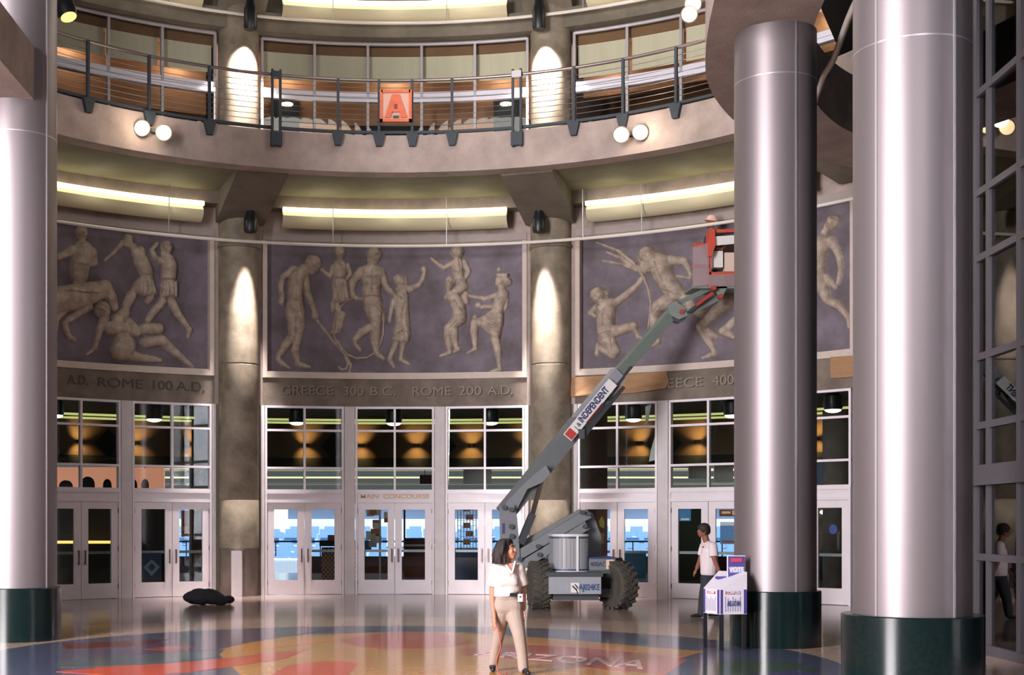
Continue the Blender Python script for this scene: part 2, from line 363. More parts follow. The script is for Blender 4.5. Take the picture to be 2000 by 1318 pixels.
# upper storey
struct('trim_upper_beam', MB().arc(T0, T1, 11.35, RW + .1, 12.98, 13.42), olive_conc)
struct('ceiling_upper', MB().arc(T0, T1, 10.6, RW + 6, 14.05, 14.4), olive_conc)
struct('wall_upper_cove', MB().arc(T0, T1, RW + .0, RW + .3, 13.42, 14.1), olive_conc)
mb = MB(); mb.arc(-R_(75), R_(88), RW + 3.8, RW + 4.1, 9.9, 14.1); struct('wall_upper_back', mb, brown_m)
wn = 0
for bi, (c, bay) in enumerate(BAYS):
    wn += 1
    t = tag(thing('window_%d' % wn, pol(c, RW, 9.97)), kind='structure')
    mb = MB(); a0, a1 = c - R_(15.3), c + R_(15.3)
    mb.tube([pol(a0 + (a1 - a0) * i / 24, RW - .02, 12.93) for i in range(25)], .045)
    for a in (-15.3, -9.25, -3.1, 3.1, 9.25, 15.3): mb.box(pol(c + R_(a), RW, 11.45), (.06, .1, 2.97), rz=-(c + R_(a)))
    mb.arc(a0, a1, RW - .02, RW + .05, 9.96, 10.03)
    mb.build('window_frame', mullion_m, t)
    MB().arc(a0, a1, RW - .06, RW + .1, 11.56, 11.66).arc(a0, a1, RW - .03, RW + .1, 11.68, 11.8).build('transom', band_white, t)
    MB().arc(a0, a1, RW + .02, RW + .03, 10.0, 12.93).build('glass_pane', glass, t)
    for j in range(5):
        b0 = c + R_(-15.1 + 6.1 * j); bb = b0 + R_(5.8)
        zl = 12.08 if bi < 2 else (11.95 if j < 3 else 12.3)
        bl2 = tag(MB().arc(b0, bb, RW + .18, RW + .2, zl, 12.74, 3).build('roller_blind', blind_m), 'beige roller blind, %s from the left in the upper window of the %s' % (['first', 'second', 'third', 'fourth', 'fifth'][j], bay), 'blind', 'blinds on the upper level')
    struct('trim_blind_box_%d' % wn, MB().arc(a0, a1, RW + .15, RW + .4, 12.7, 12.98), brown_m)
    struct('trim_bulkhead_%d' % wn, MB().arc(a0, a1, RW + .9, RW + 1.2, 11.3 if bi < 2 else 11.7, 13.4), brown_m)
# concourse of the upper level: yellow lit wall under a curved dark counter
struct('wall_upper_yellow', MB().arc(-R_(14.5), R_(14.5), RW + 2.3, RW + 2.4, 9.96, 12.6), yellow_wall)
cc = MB(); pts = []
for i in range(33):
    u = -1 + i / 16; pts.append((u, 10.95 + .36 * (1 - u * u)))
vs = []; fs = []
for i, (u, z) in enumerate(pts):
    for r in (RW + .95, RW + 1.25): vs += [pol(u * R_(7.6), r, 9.97), pol(u * R_(7.6), r, z)]
for i in range(32):
    a = 4 * i; b = a + 4; fs += [(a, b, b + 1, a + 1), (a + 2, a + 3, b + 3, b + 2), (a + 1, b + 1, b + 3, a + 3)]
tag(cc.add(vs, fs).build('curved_counter', dark_void), 'dark arched counter front behind the glass under the orange letter sign', 'counter')
for a, lab in ((-12.0, 'left'), (12.4, 'right')):
    t = thing('alcove_box', pol(R_(a), RW + .8, 9.97), 'black box alcove with a downlight behind the balcony, %s of the letter sign' % lab, 'alcove', 'black alcoves on the upper level')
    MB().arc(R_(a - 1.4), R_(a + 1.4), RW + .7, RW + 1.2, 9.97, 11.85, 3).build('housing', dark_void, t)
    MB().lathe([(.0, 0), (.14, 0.02), (.14, .05), (0, .06)], pol(R_(a), RW + .62, 11.6), 16).build('lamp_lens', lens_emit, t)
for a in (-9.6, -6, 6, 9.6): light('alcove_glow', 'POINT', pol(R_(a), RW + 1.5, 10.7), None, 9, (1, .72, .36), shadow_soft_size=.15)

for i in range(-4, 5): light('upper_hall_fill', 'POINT', pol(R_(i * 12), RW + .6, 12.3), None, 11, (1, .9, .74), shadow_soft_size=.2)  # added fill lights for the blinds and bulkhead, no fixtures here
for i in range(-1, 5): light('upper_deck_fill', 'POINT', pol(R_(i * 12 + 6), 6.5, 12.2), None, 26, (1, .92, .84), shadow_soft_size=.5)  # added fill points in open air, lighting the upper storey from the front
# roof and outer shell so that daylight only enters where it should
struct('ceiling_roof', MB().prism([(-16, -9), (14, -9), (14, 46.5), (-16, 46.5)], 16.4, 16.8), dark_void)
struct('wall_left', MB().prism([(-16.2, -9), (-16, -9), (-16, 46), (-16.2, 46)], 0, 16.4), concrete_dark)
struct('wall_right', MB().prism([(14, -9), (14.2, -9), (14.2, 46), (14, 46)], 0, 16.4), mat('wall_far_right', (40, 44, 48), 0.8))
struct('wall_light_block', MB().box((-8.1, 21, 8.2), (.3, 11.6, 16.4)), concrete_dark)  # added out of view to keep entrance daylight off the left bay
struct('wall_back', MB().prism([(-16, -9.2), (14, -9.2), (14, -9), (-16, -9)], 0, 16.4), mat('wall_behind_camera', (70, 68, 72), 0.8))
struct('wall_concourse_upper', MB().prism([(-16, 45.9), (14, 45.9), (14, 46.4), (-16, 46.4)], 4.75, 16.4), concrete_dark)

# ---- light coves (curved fluorescent fixtures)
for zz, lev in ((8.80, 'under the balcony'), (13.62, 'above the upper windows')):
    for bi, (c, bay) in enumerate(BAYS):
        t = thing('cove_light', pol(c, 11.2, zz), 'long curved fluorescent fixture %s in the %s' % (lev, bay), 'light fixture', 'curved fluorescent fixtures')
        a0, a1 = c - R_(13.3), c + R_(13.3); N_ = 30
        pts = [pol(a0 + (a1 - a0) * i / N_, 11.12, zz + .06) for i in range(N_ + 1)]
        MB().tube(pts, .055, 10).build('fluorescent_tube', tube_emit, t, smooth=True)
        vs = []; fs = []                                # curved reflector below and behind the tube
        prof = [(11.3, zz + .16), (11.2, zz + .0), (11.12, zz - .08), (11.16, zz - .2), (11.34, zz - .32)]
        for i in range(N_ + 1):
            a = a0 + (a1 - a0) * i / N_
            vs += [pol(a, r, z) for r, z in prof] + [pol(a, r + .03, z) for r, z in prof[::-1]]
        m_ = 2 * len(prof)
        for i in range(N_):
            for k in range(m_): fs.append((i * m_ + k, (i + 1) * m_ + k, (i + 1) * m_ + (k + 1) % m_, i * m_ + (k + 1) % m_))
        fs += [tuple(range(m_)), tuple(range(N_ * m_ + m_ - 1, N_ * m_ - 1, -1))]
        MB().add(vs, fs).build('reflector', reflector_m, t, smooth=True)
        for i in (-1, 0, 1): light('cove_glow', 'POINT', pol(c + i * R_(9), 10.7, zz - .05), None, 3.2, (1, .94, .78), shadow_soft_size=.3)
# suspended white conduit rings with hangers
for zz, lev in ((8.06, 'below the light coves'), (13.2, 'below the upper light coves')):
    t = thing('conduit_ring', pol(0, 11.05, zz), 'thin white conduit pipe curving in front of the columns ' + lev, 'pipe', 'suspended conduit rings')
    MB().tube([pol(R_(-50 + i * 1.0), 11.05, zz) for i in range(111)], .036, 8).build('pipe', pipe_m, t, smooth=True)
    for a in (-41, -27, -7.4, 6.2, 22.5, 29.5, 43):
        MB().cone(pol(R_(a), 11.05, zz), pol(R_(a), 11.0, zz + (1.1 if zz < 10 else .8)), .012, .012, 6).build('hanger', cable_m, t)
# can spotlights over the columns
for k in (-1, 1):
    for lev, z0, h in (('lower', 8.24, .5), ('upper', 12.82, .75)):
        p = pol(k * R_(17.4), 10.9, z0)
        t = thing('can_spotlight', p, 'black can spotlight at the %s end of the column %s of the centre bay' % (lev + ' storey', 'left' if k < 0 else 'right'), 'spotlight', 'black can spotlights over the columns')
        MB().lathe([(.13, 0), (.15, .05), (.15, h * .6), (.1, h * .8), (.1, h), (.0, h)], p, 20).build('housing', black_m, t, smooth=True)
        MB().lathe([(0, .012), (.12, .012), (.12, .02), (0, .02)], p, 20).build('lens', lens_emit, t)
        MB().beam(p + Vector((0, 0, h)), p + Vector((0, .1, h + .35)), .05, .05).build('hanger', black_m, t)
        pc = pol(k * A18, RW - .3, z0 - (3.0 if lev == 'lower' else 2.4))
        light('can_beam', 'SPOT', p + Vector((0, -.02, -.03)), pol(k * A18, RW - .42, z0 - (5.6 if lev == 'lower' else 3.6)), 3400 if lev == 'lower' else 2000, (1, .9, .86), spot_size=R_(38 if lev == 'lower' else 90), spot_blend=1.0 if lev == 'lower' else .7, shadow_soft_size=.1)

# ---- balcony rail
rail_z = 11.12
tr_ = thing('balcony_railing', pol(0, RB, 9.97), 'curved steel railing with thin horizontal cables along the balcony edge', 'railing')
def bpx(px): return onring(px, RB)[0]
segs = [(bpx(20), bpx(530)), (bpx(546), bpx(1003)), (bpx(1019), bpx(1470))]
for a0, a1 in segs:
    q = [a0 + (a1 - a0) * i / 40 for i in range(41)]
    MB().tube([pol(a, RB + .0, rail_z) for a in q], .035, 10).build('handrail', rail_m, tr_, smooth=True)
    MB().arc(a0, a1, RB - .02, RB + .04, 9.98, 10.04).build('bottom_rail', steel_dark, tr_)
    for i in range(8):
        z = 10.16 + .115 * i
        MB().tube([pol(a, RB + .01, z) for a in q], .007, 5).build('cable', cable_m, tr_)
for px in (62, 170, 290, 408, 660, 740, 805, 883, 1122, 1218, 1322, 1420):
    a = bpx(px); p = pol(a, RB - .03, 0)
    o = MB().box((p.x, p.y, 10.5), (.055, .06, 1.24), rz=-a).build('post', steel_dark, tr_)
    e1 = Vector((math.cos(a), -math.sin(a), 0)); nrm = Vector((math.sin(a), math.cos(a), 0)); c0 = pol(a, RB - .1, 0)
    MB().slab([c0 + e1 * -.13 + Vector((0, 0, 9.98)), c0 + e1 * .13 + Vector((0, 0, 9.98)), c0 + e1 * .06 + Vector((0, 0, 9.7)), c0 - e1 * .06 + Vector((0, 0, 9.7))], nrm * .1).build('wedge_bracket', steel_dark, tr_)
for px in (538, 1011):
    a = bpx(px)
    e1 = Vector((math.cos(a), -math.sin(a), 0)); c0 = pol(a, RB - .08, 0)
    for s_ in (-1, 1): MB().box(c0 + e1 * s_ * .085 + Vector((0, 0, 10.4)), (.045, .08, 1.62), rz=-a).build('gate_post', steel_dark, tr_)
    MB().box(c0 + Vector((0, 0, 9.75)), (.24, .1, .28), rz=-a).build('gate_plate', steel_dark, tr_)
    MB().box(c0 + Vector((0, 0, 11.1)), (.2, .1, .14), rz=-a).build('gate_cap', steel_dark if px < 700 else mullion_m, tr_)
# letter sign
p = W(773, 207, CY + RB - .1)
orange = mat('sign_orange', (212, 106, 70), 0.6, noise=.12, nscale=8)
t = thing('letter_sign', (p.x, p.y, 10.28), 'square orange framed letter A sign hung on the balcony railing', 'sign')
mb = MB(); s0 = .31
for sx, sz, dx, dz in ((0, s0, 2 * s0, .06), (0, -s0, 2 * s0 + .06, .06), (s0, 0, .06, 2 * s0 + .06), (-s0, 0, .06, 2 * s0 + .06)): mb.box((p.x + sx, p.y, p.z + sz), (dx, .06, dz))
mb.build('frame', orange, t)
MB().box((p.x, p.y + .01, p.z), (.56, .02, .56)).build('panel', mat('sign_panel', (206, 166, 150), .6), t)
mb = MB()
mb.slab([(p.x + x, p.y - .04, p.z + z) for x, z in [(-.24, -.25), (-.08, .24), (.08, .24), (.24, -.25), (.11, -.25), (.075, -.13), (-.075, -.13), (-.11, -.25)]], (0, .04, 0))
mb.build('letter', orange, t)
MB().box((p.x, p.y - .045, p.z - .02), (.07, .01, .1)).build('letter_hole', mat('sign_dark_red', (128, 66, 60), .7), t)  # darker red block filling the opening of the letter
MB().box((p.x, p.y - .045, p.z - .24), (.12, .01, .05)).build('letter_notch', mat('sign_teal', (60, 80, 60), .7), t)

# floodlight pairs
def flood(pxs, Y, lab, tgt=None):
    c = sum((W(*q, Y) for q in pxs), Vector()) / 2
    t = thing('twin_floodlight', c + Vector((0, .1, 0)), lab, 'floodlight', 'twin floodlights')
    for q in pxs:
        p = W(*q, Y - .12); d = Vector((-.1 * p.x, -p.y, HC - p.z + 5)).normalized() if tgt is None else tgt
        M = d.to_track_quat('Z', 'Y').to_matrix()
        h_ = MB().lathe([(.05, -.24), (.11, -.2), (.155, -.06), (.17, 0), (.15, .0), (.15, -.02), (0, -.02)], p, 24, M).build('lamp_head', mat('flood_housing', (96, 84, 76), .5), t, smooth=True)
        MB().lathe([(0, .0), (.1, -.002), (.148, -.012), (.1, -.02), (0, -.02)], p, 24, M).build('lens', flood_emit, h_)
    MB().beam(W(*pxs[0], Y), W(*pxs[1], Y), .05, .05).build('cross_bar', steel_dark, t)
    MB().beam(c, c + Vector((0, .25, 0)), .08, .08).build('mount', steel_dark, t)
    light('flood_glow', 'POINT', c + Vector((0, -.45, .0)), None, 12, (1, .8, .6), shadow_soft_size=.15)
Yl = onring(298, RB)[1]; Yr = onring(1232, RB)[1]
flood([(277, 250), (320, 259)], Yl - .12, 'twin round floodlights glowing on the balcony fascia at the left')
flood([(1213, 263), (1251, 258)], Yr - .12, 'twin round floodlights glowing on the balcony fascia right of the lift boom')
flood([(1353, 8), (1346, 28)], 27.0, 'pair of floodlights tilted down at the top right beside the ring beam', Vector((-.3, -.8, -.5)))
p = W(130, 22, 24)
t = thing('can_spotlight', p, 'black can spotlight with yellow lens beside the left silver column', 'spotlight')
M = Vector((.35, -.2, -.9)).to_track_quat('-Z', 'Y').to_matrix()
MB().lathe([(.15, -.12), (.17, 0), (.17, .22), (.1, .34), (0, .36)], p, 20, M).build('housing', black_m, t, smooth=True)
MB().lathe([(0, -.13), (.14, -.125), (.14, -.115), (0, -.11)], p, 20, M).build('lens', mat('yellow_lens', (240, 210, 120), .4, emit=(240, 200, 100), estr=1.2), t)
MB().beam(p + Vector((0, 0, .2)), p + Vector((-.6, -.6, .4)), .06, .06).build('mount_arm', black_m, t)

# ================================================================== SILVER COLUMNS
def silver(Xc, Yc, r, pr, lab, seams, joint, ztop=16.4, ph=.76):
    t = thing('silver_column', (Xc, Yc, 0), lab, 'column', 'silver clad columns')
    MB().lathe([(r, ph), (r, ztop)], (Xc, Yc, 0), 96).build('shaft', aluminium, t, smooth=True)
    MB().lathe([(r - .01, joint), (r + .003, joint + .004), (r + .003, joint + .022), (r - .01, joint + .026)], (Xc, Yc, 0), 96).build('joint_ring', seam_m, t, smooth=True)
    for a in seams:
        q = (Xc + (r + .002) * math.sin(R_(a)), Yc - (r + .002) * math.cos(R_(a)))
        MB().box((q[0], q[1], (ph + ztop) / 2), (.022, .016, ztop - ph), rz=R_(a)).build('vertical_seam', seam_m, t)
    MB().lathe([(pr, 0), (pr, ph - .01), (pr - .01, ph), (r - .05, ph)], (Xc, Yc, 0), 96).build('plinth', plinth_m, t, smooth=True)
silver(-5.47, 19.85, .57, .63, 'silver clad round column at the left edge of the hall', (62,), 7.2)
silver(5.24, 18.9, .55, .61, 'silver clad round column beside the poster table', (14,), 7.7, ztop=8.4)
silver(5.27, 13.98, .573, .69, 'largest silver clad round column, nearest the side glazing', (-56, 22), 6.45)

# ring beam over the middle silver column
outer = [(3.72, 13.0), (3.82, 15.5), (4.1, 17.6), (4.4, 19.4), (4.83, 21.1), (5.6, 22.8), (6.6, 24.3), (7.9, 25.5), (9.2, 26.2)]
def offs(pl, d):
    out = []
    for i, p in enumerate(pl):
        a = Vector(pl[max(i - 1, 0)]); b = Vector(pl[min(i + 1, len(pl) - 1)]); u = (b - a).normalized(); out.append((p[0] + u.y * d, p[1] - u.x * d))
    return out
def dens(pl, k=6):                                     # Catmull-Rom
    out = []
    for i in range(len(pl) - 1):
        p = [Vector(pl[max(min(j, len(pl) - 1), 0)]) for j in (i - 1, i, i + 1, i + 2)]
        for q in range(k):
            t = q / k; out.append(tuple(.5 * ((2 * p[1]) + (-p[0] + p[2]) * t + (2 * p[0] - 5 * p[1] + 4 * p[2] - p[3]) * t * t + (-p[0] + 3 * p[1] - 3 * p[2] + p[3]) * t ** 3)))
    return out + [tuple(pl[-1])]
od = dens(outer); idn = offs(od, 1.4)
mb = MB(); vs = []; fs = []
for a, b in zip(od, idn): vs += [(*a, 8.4), (*b, 8.4), (*b, 9.4), (*a, 9.4)]
for i in range(len(od) - 1):
    a = 4 * i; b = a + 4
    for k in range(4): fs.append((a + k, b + k, b + (k + 1) % 4, a + (k + 1) % 4))
fs += [(0, 1, 2, 3), (len(vs) - 1, len(vs) - 2, len(vs) - 3, len(vs) - 4)]
struct('trim_ring_beam', mb.add(vs, fs), concrete)
rp = dens([(5.72, 15.8), (6.03, 18.07), (6.4, 20), (6.54, 21), (7.0, 22.8), (8.1, 24.5)])
tag(MB().tube([(*q, 8.45) for q in rp], .045, 10).build('curved_pipe', pipe_m, smooth=True), 'grey curved pipe arching between the two right silver columns', 'pipe')
struct('ceiling_right', MB().prism([(5.6, 9), (13.9, 9), (13.9, 30), (9.9, 30), (8.8, 26.5), (6.2, 21)], 10.3, 10.6), dark_void)
# beam at the left silver column
struct('trim_left_beam', MB().prism([(-6.3, 9), (-5.1, 9), (-5.1, 19.4), (-6.3, 19.4)], 7.66, 8.42), concrete)

# ================================================================== DOORS AND WINDOWS
def loc_frame(th):                                   # local frame of a door pair centred at angle th: x tangential, y outward
    e = Vector((math.sin(th), math.cos(th), 0)); s_ = Vector((math.cos(th), -math.sin(th), 0))
    o = pol(th, RW * math.cos(PH) + .02, 0)
    def f(x, y, z): return o + s_ * x + e * y + Vector((0, 0, z))
    return f
def fbox(mb, f, x0, x1, y0, y1, z0, z1):
    vs = [f(x, y, z) for x in (x0, x1) for y in (y0, y1) for z in (z0, z1)]
    mb.add(vs, [(0, 1, 3, 2), (4, 6, 7, 5), (0, 4, 5, 1), (2, 3, 7, 6), (0, 2, 6, 4), (1, 5, 7, 3)])
HWd = RW * math.sin(PH)                               # half width ~.926
dn = 0
DOORF = {}
for bi, (c, bay) in enumerate(BAYS):
    for j in (-1, 0, 1):
        dn += 1; wn += 1; th = c + j * PP + (R_(1.2) if bi == 2 and j == 1 else 0); f = loc_frame(th); DOORF[(bi, j)] = f
        w_ = tag(thing('window_%d' % wn, f(0, 0, 2.42)), kind='structure')
        mb = MB(); H_ = HWd
        for x in (-H_, H_ - .05): fbox(mb, f, x, x + .05, -.03, .1, 2.42, 4.41)
        fbox(mb, f, -.025, .025, -.02, .09, 2.42, 4.41)
        for z in (2.41, 2.935, 3.815, 4.36): fbox(mb, f, -H_, H_, -.025, .095, z, z + .05)
        mb.build('window_frame', frame_white, w_)
        mb = MB(); fbox(mb, f, -H_, H_, .03, .036, 2.45, 4.38); mb.build('glass_pane', glass, w_)
        d = tag(thing('door_%d' % dn, f(0, 0, 0)), kind='structure')
        mb = MB()
        for x in (-H_, H_ - .05): fbox(mb, f, x, x + .05, -.04, .12, 0, 2.41)
        fbox(mb, f, -H_ + .05, H_ - .05, -.03, .1, 2.15, 2.22); fbox(mb, f, -H_ + .05, H_ - .05, -.005, .08, 2.22, 2.36); fbox(mb, f, -H_ + .05, H_ - .05, -.035, .1, 2.36, 2.41)
        mb.build('door_frame', frame_white, d)
        for s_ in (-1, 1):
            x0, x1 = (-H_ + .055, -.006) if s_ < 0 else (.006, H_ - .055)
            mb = MB(); st = .16
            fbox(mb, f, x0, x0 + st, 0, .05, .01, 2.145); fbox(mb, f, x1 - st, x1, 0, .05, .01, 2.145)
            fbox(mb, f, x0 + st, x1 - st, 0, .05, .01, .34); fbox(mb, f, x0 + st, x1 - st, 0, .05, 1.99, 2.145)
            lf = mb.build('door_leaf', frame_white, d)
            mb = MB(); fbox(mb, f, x0 + st - .01, x1 - st + .01, .022, .028, .33, 2.0); mb.build('glass_pane', glass, lf)
            if not (bi == 1 and j == -1 and s_ < 0):
                mb = MB(); fbox(mb, f, x0 + st, x1 - st, .07, .1, .99, 1.05); mb.build('push_bar', mullion_m, lf)
            hx = -.075 if s_ < 0 else .075
            mb = MB(); fbox(mb, f, hx - .014, hx + .014, -.07, -.045, .76, 1.08)
            fbox(mb, f, hx - .01, hx + .01, -.05, .0, .78, .8); fbox(mb, f, hx - .01, hx + .01, -.05, .0, 1.04, 1.06)
            mb.build('pull_handle', handle_m, lf)
            ex = x0 - .005 if s_ < 0 else x1 + .005
            mb = MB()
            for z in (.22, 1.05, 1.9): fbox(mb, f, ex - .012, ex + .012, -.02, .0, z, z + .11)
            mb.build('hinges', handle_m, lf)
gold = mat('gold_letters', (206, 168, 120), .5)
f = DOORF[(1, 0)]
vs, fs_ = textmesh('MAIN  CONCOURSE', .135, .004, font_bold=.002); xs = [v[0] for v in vs]; k = 1.62 / (max(xs) - min(xs))
tag(MB().add([f(v[0] * k, -.012 - v[2], 2.295 + v[1]) for v in vs], fs_).build('door_lettering', gold, fix=False), 'gold MAIN CONCOURSE lettering above the middle pair of doors', 'lettering')
# things stuck on the glass
def glass_sign(key, x0, x1, z0, z1, rgb, name, lab, extra=None, cat='poster'):
    f = DOORF[key]; mb = MB(); fbox(mb, f, x0, x1, .0295, .033, z0, z1)
    o = tag(mb.build(name, mat(name + str(rgb), rgb, .7)), lab, cat)
    if extra:
        for nm, poly, c2 in extra:
            MB().slab([f(x, .0285, z) for x, z in poly], f(0, .001, 0) - f(0, 0, 0)).build(nm, mat(nm + str(c2), c2, .7), o)
    return o
def rect(x0, x1, z0, z1): return [(x0, z0), (x1, z0), (x1, z1), (x0, z1)]
glass_sign((0, 1), -.7, -.24, .36, 1.0, (46, 54, 72), 'dark_poster', 'dark poster with a pale diamond emblem low on the glass door of the left bay',
           [('diamond_emblem', [(-.47, .48), (-.28, .68), (-.47, .86), (-.66, .68)], (128, 134, 146)), ('diamond_centre', [(-.47, .58), (-.37, .68), (-.47, .77), (-.57, .68)], (80, 88, 104))])
glass_sign((0, 1), .22, .42, 1.36, 1.96, (132, 60, 40), 'red_poster', 'red and orange poster on the glass door beside the left wall column', [('poster_band', rect(.24, .36, 1.5, 1.6), (190, 120, 60)), ('poster_edge', rect(.37, .42, 1.36, 1.96), (176, 112, 60))])
glass_sign((2, -1), -.5, -.24, .9, 1.98, (112, 62, 46), 'tall_poster', 'tall brown poster with yellow figures on the door behind the lift', [('yellow_figure', [(-.42, 1.6), (-.32, 1.55), (-.3, 1.7), (-.37, 1.84), (-.44, 1.72)], (196, 176, 66)), ('yellow_lines', rect(-.44, -.32, 1.2, 1.45), (150, 132, 60))])
glass_sign((2, 0), -.7, -.42, 1.72, 1.98, (70, 124, 170), 'blue_notice', 'blue notice at the top of the glass door behind the walking man', [('notice_line', rect(-.66, -.46, 1.74, 1.78), (210, 224, 234))])
glass_sign((2, 0), .24, .68, 1.82, 1.97, (120, 60, 44), 'orange_notice', 'orange lettered notice at the top of the door left of the poster table column', [('notice_mark', rect(.3, .5, 1.88, 1.93), (240, 190, 140)), ('notice_mark', rect(.54, .6, 1.85, 1.95), (240, 190, 140))])
glass_sign((2, 0), .26, .66, 1.22, 1.7, (96, 136, 186), 'picture_notice', 'framed blue and violet picture on the door left of the poster table column', [('picture_top', rect(.26, .66, 1.62, 1.7), (222, 214, 216)), ('picture_low', rect(.3, .62, 1.24, 1.3), (140, 80, 70))])
f = DOORF[(2, 1)]
mb = MB(); mb.slab([f(.5 + .09 * math.cos(a), .028, 1.55 + .1 * math.sin(a)) for a in [i * math.pi / 12 for i in range(24)]], f(0, .002, 0) - f(0, 0, 0))
tag(mb.build('round_sticker', mat('blue_sticker', (74, 88, 160), .6)), 'round blue sticker on the glass door between the silver columns', 'sticker')
# signs in the transom windows
tag(MB().slab([DOORF[(2, -1)](x, .12, z) for x, z in [(.62, 4.3), (.76, 4.36), (.68, 3.95), (.62, 3.9)]], (0, .01, 0)).build('white_paper_strip', pipe_m), 'white torn paper strip hanging in the top window behind the boom', 'paper')
tag(MB().slab([DOORF[(2, -1)](x, .12, z) for x, z in [(.86, 3.7), (.88, 3.1), (.7, 3.06), (.74, 3.3)]], (0, .01, 0)).build('white_paper_strip', pipe_m), 'white curled paper hanging at the window edge beside the grey pier', 'paper')

# ================================================================== LETTERING ON THE WALLS
t_l = tag(text_ring('carved_lettering', 'GREECE  300  B.C.    ROME  200  A.D.', .31, .012, R_(0.1), 4.76, RW - .008, letter_m, None, width=5.42) if False else thing('carved_lettering', pol(0, RW, 4.6), 'carved GREECE 300 B.C. and ROME 200 A.D. lettering under the centre relief', 'lettering'))
def band_text(root, txt, px0, px1, zc, size, m, depth=.012):
    a0, a1 = onring(px0, RW)[0], onring(px1, RW)[0]
    text_ring('letters', txt, size, depth, (a0 + a1) / 2, zc, RW - .004, m, root, width=abs(a1 - a0) * RW)
band_text(t_l, 'GREECE', 552, 653, 4.75, .3, letter_dark, .004); band_text(t_l, 'GREECE', 549, 650, 4.765, .3, letter_m, .014)  # dark copy shifted right and down paints the letters' cast shadow
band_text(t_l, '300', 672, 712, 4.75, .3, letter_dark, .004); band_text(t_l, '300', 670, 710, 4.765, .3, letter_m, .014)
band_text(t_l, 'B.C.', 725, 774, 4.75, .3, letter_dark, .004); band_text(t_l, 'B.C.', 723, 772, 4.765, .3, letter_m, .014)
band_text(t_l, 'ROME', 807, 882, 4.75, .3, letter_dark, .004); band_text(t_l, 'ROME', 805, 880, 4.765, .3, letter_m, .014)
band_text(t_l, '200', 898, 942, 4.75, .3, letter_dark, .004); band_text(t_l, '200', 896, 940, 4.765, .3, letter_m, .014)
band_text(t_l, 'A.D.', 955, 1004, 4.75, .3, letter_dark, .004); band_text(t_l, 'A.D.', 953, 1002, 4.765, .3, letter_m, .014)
t_l = thing('carved_lettering', pol(-2 * A18, RW, 4.6), 'carved lettering ending ROME 100 A.D. under the left relief', 'lettering')
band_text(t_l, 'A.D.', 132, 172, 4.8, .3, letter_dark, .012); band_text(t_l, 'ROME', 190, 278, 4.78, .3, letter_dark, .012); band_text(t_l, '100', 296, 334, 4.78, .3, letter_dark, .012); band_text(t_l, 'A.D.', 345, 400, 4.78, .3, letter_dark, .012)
t_l = thing('carved_lettering', pol(2 * A18, RW, 4.6), 'carved GREECE 400 lettering partly covered by brown board under the right relief', 'lettering')
band_text(t_l, 'GREECE', 1262, 1374, 4.76, .3, letter_dark, .004); band_text(t_l, 'GREECE', 1260, 1372, 4.775, .3, letter_m, .014)  # same painted shadow copies under the right relief
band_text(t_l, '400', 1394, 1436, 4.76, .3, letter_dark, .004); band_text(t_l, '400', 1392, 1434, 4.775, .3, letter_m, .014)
band_text(t_l, 'B.C.', 1452, 1500, 4.775, .3, letter_m, .014)
t_l = thing('sport_names', pol(0, RW, 8.3), 'small painted sport names in a row above the centre relief', 'lettering')
for tx, a, b in (('HOCKEY', 562, 610), ('RELAY RACING', 627, 706), ('HOOP RACING', 727, 812), ('EPISKUROS', 850, 914), ('JUGGLING', 962, 1014)):
    band_text(t_l, tx, a, b, 8.335, .14, mat('painted_letters', (150, 110, 104), .7), .004)
mb = MB()
for c, _ in BAYS: mb.arc(c - R_(15.2), c + R_(15.2) + XR(c), RW - .03, RW + .01, 8.26, 8.42)
struct('trim_name_band', mb, mat('name_band', (160, 148, 144), .8, noise=.06))
# brown boards taped over part of the right band
def wall_board(pxs, lab, r=RW - .04):
    pts = [surf(px, py, r) for px, py in pxs]
    a = [pol(t, r, z) for t, z in pts]; b = [pol(t, r + .025, z) for t, z in pts]; n_ = len(a)
    mb = MB().add(a + b, [tuple(range(n_)), tuple(range(2 * n_ - 1, n_ - 1, -1))] + [(i, (i + 1) % n_, n_ + (i + 1) % n_, n_ + i) for i in range(n_)])
    return tag(mb.build('brown_paper', tan_board), lab, 'paper', 'brown papers on the wall band')
wall_board([(1116, 737), (1180, 733), (1240, 729), (1302, 725), (1306, 745), (1300, 758), (1240, 767), (1180, 772), (1114, 775)], 'long brown paper sheet covering the start of the carved band right of the wall column', RW - .05)
wall_board([(1622, 697), (1668, 694), (1668, 735), (1640, 738), (1622, 738)], 'small brown paper sheet on the wall band between the two silver columns')

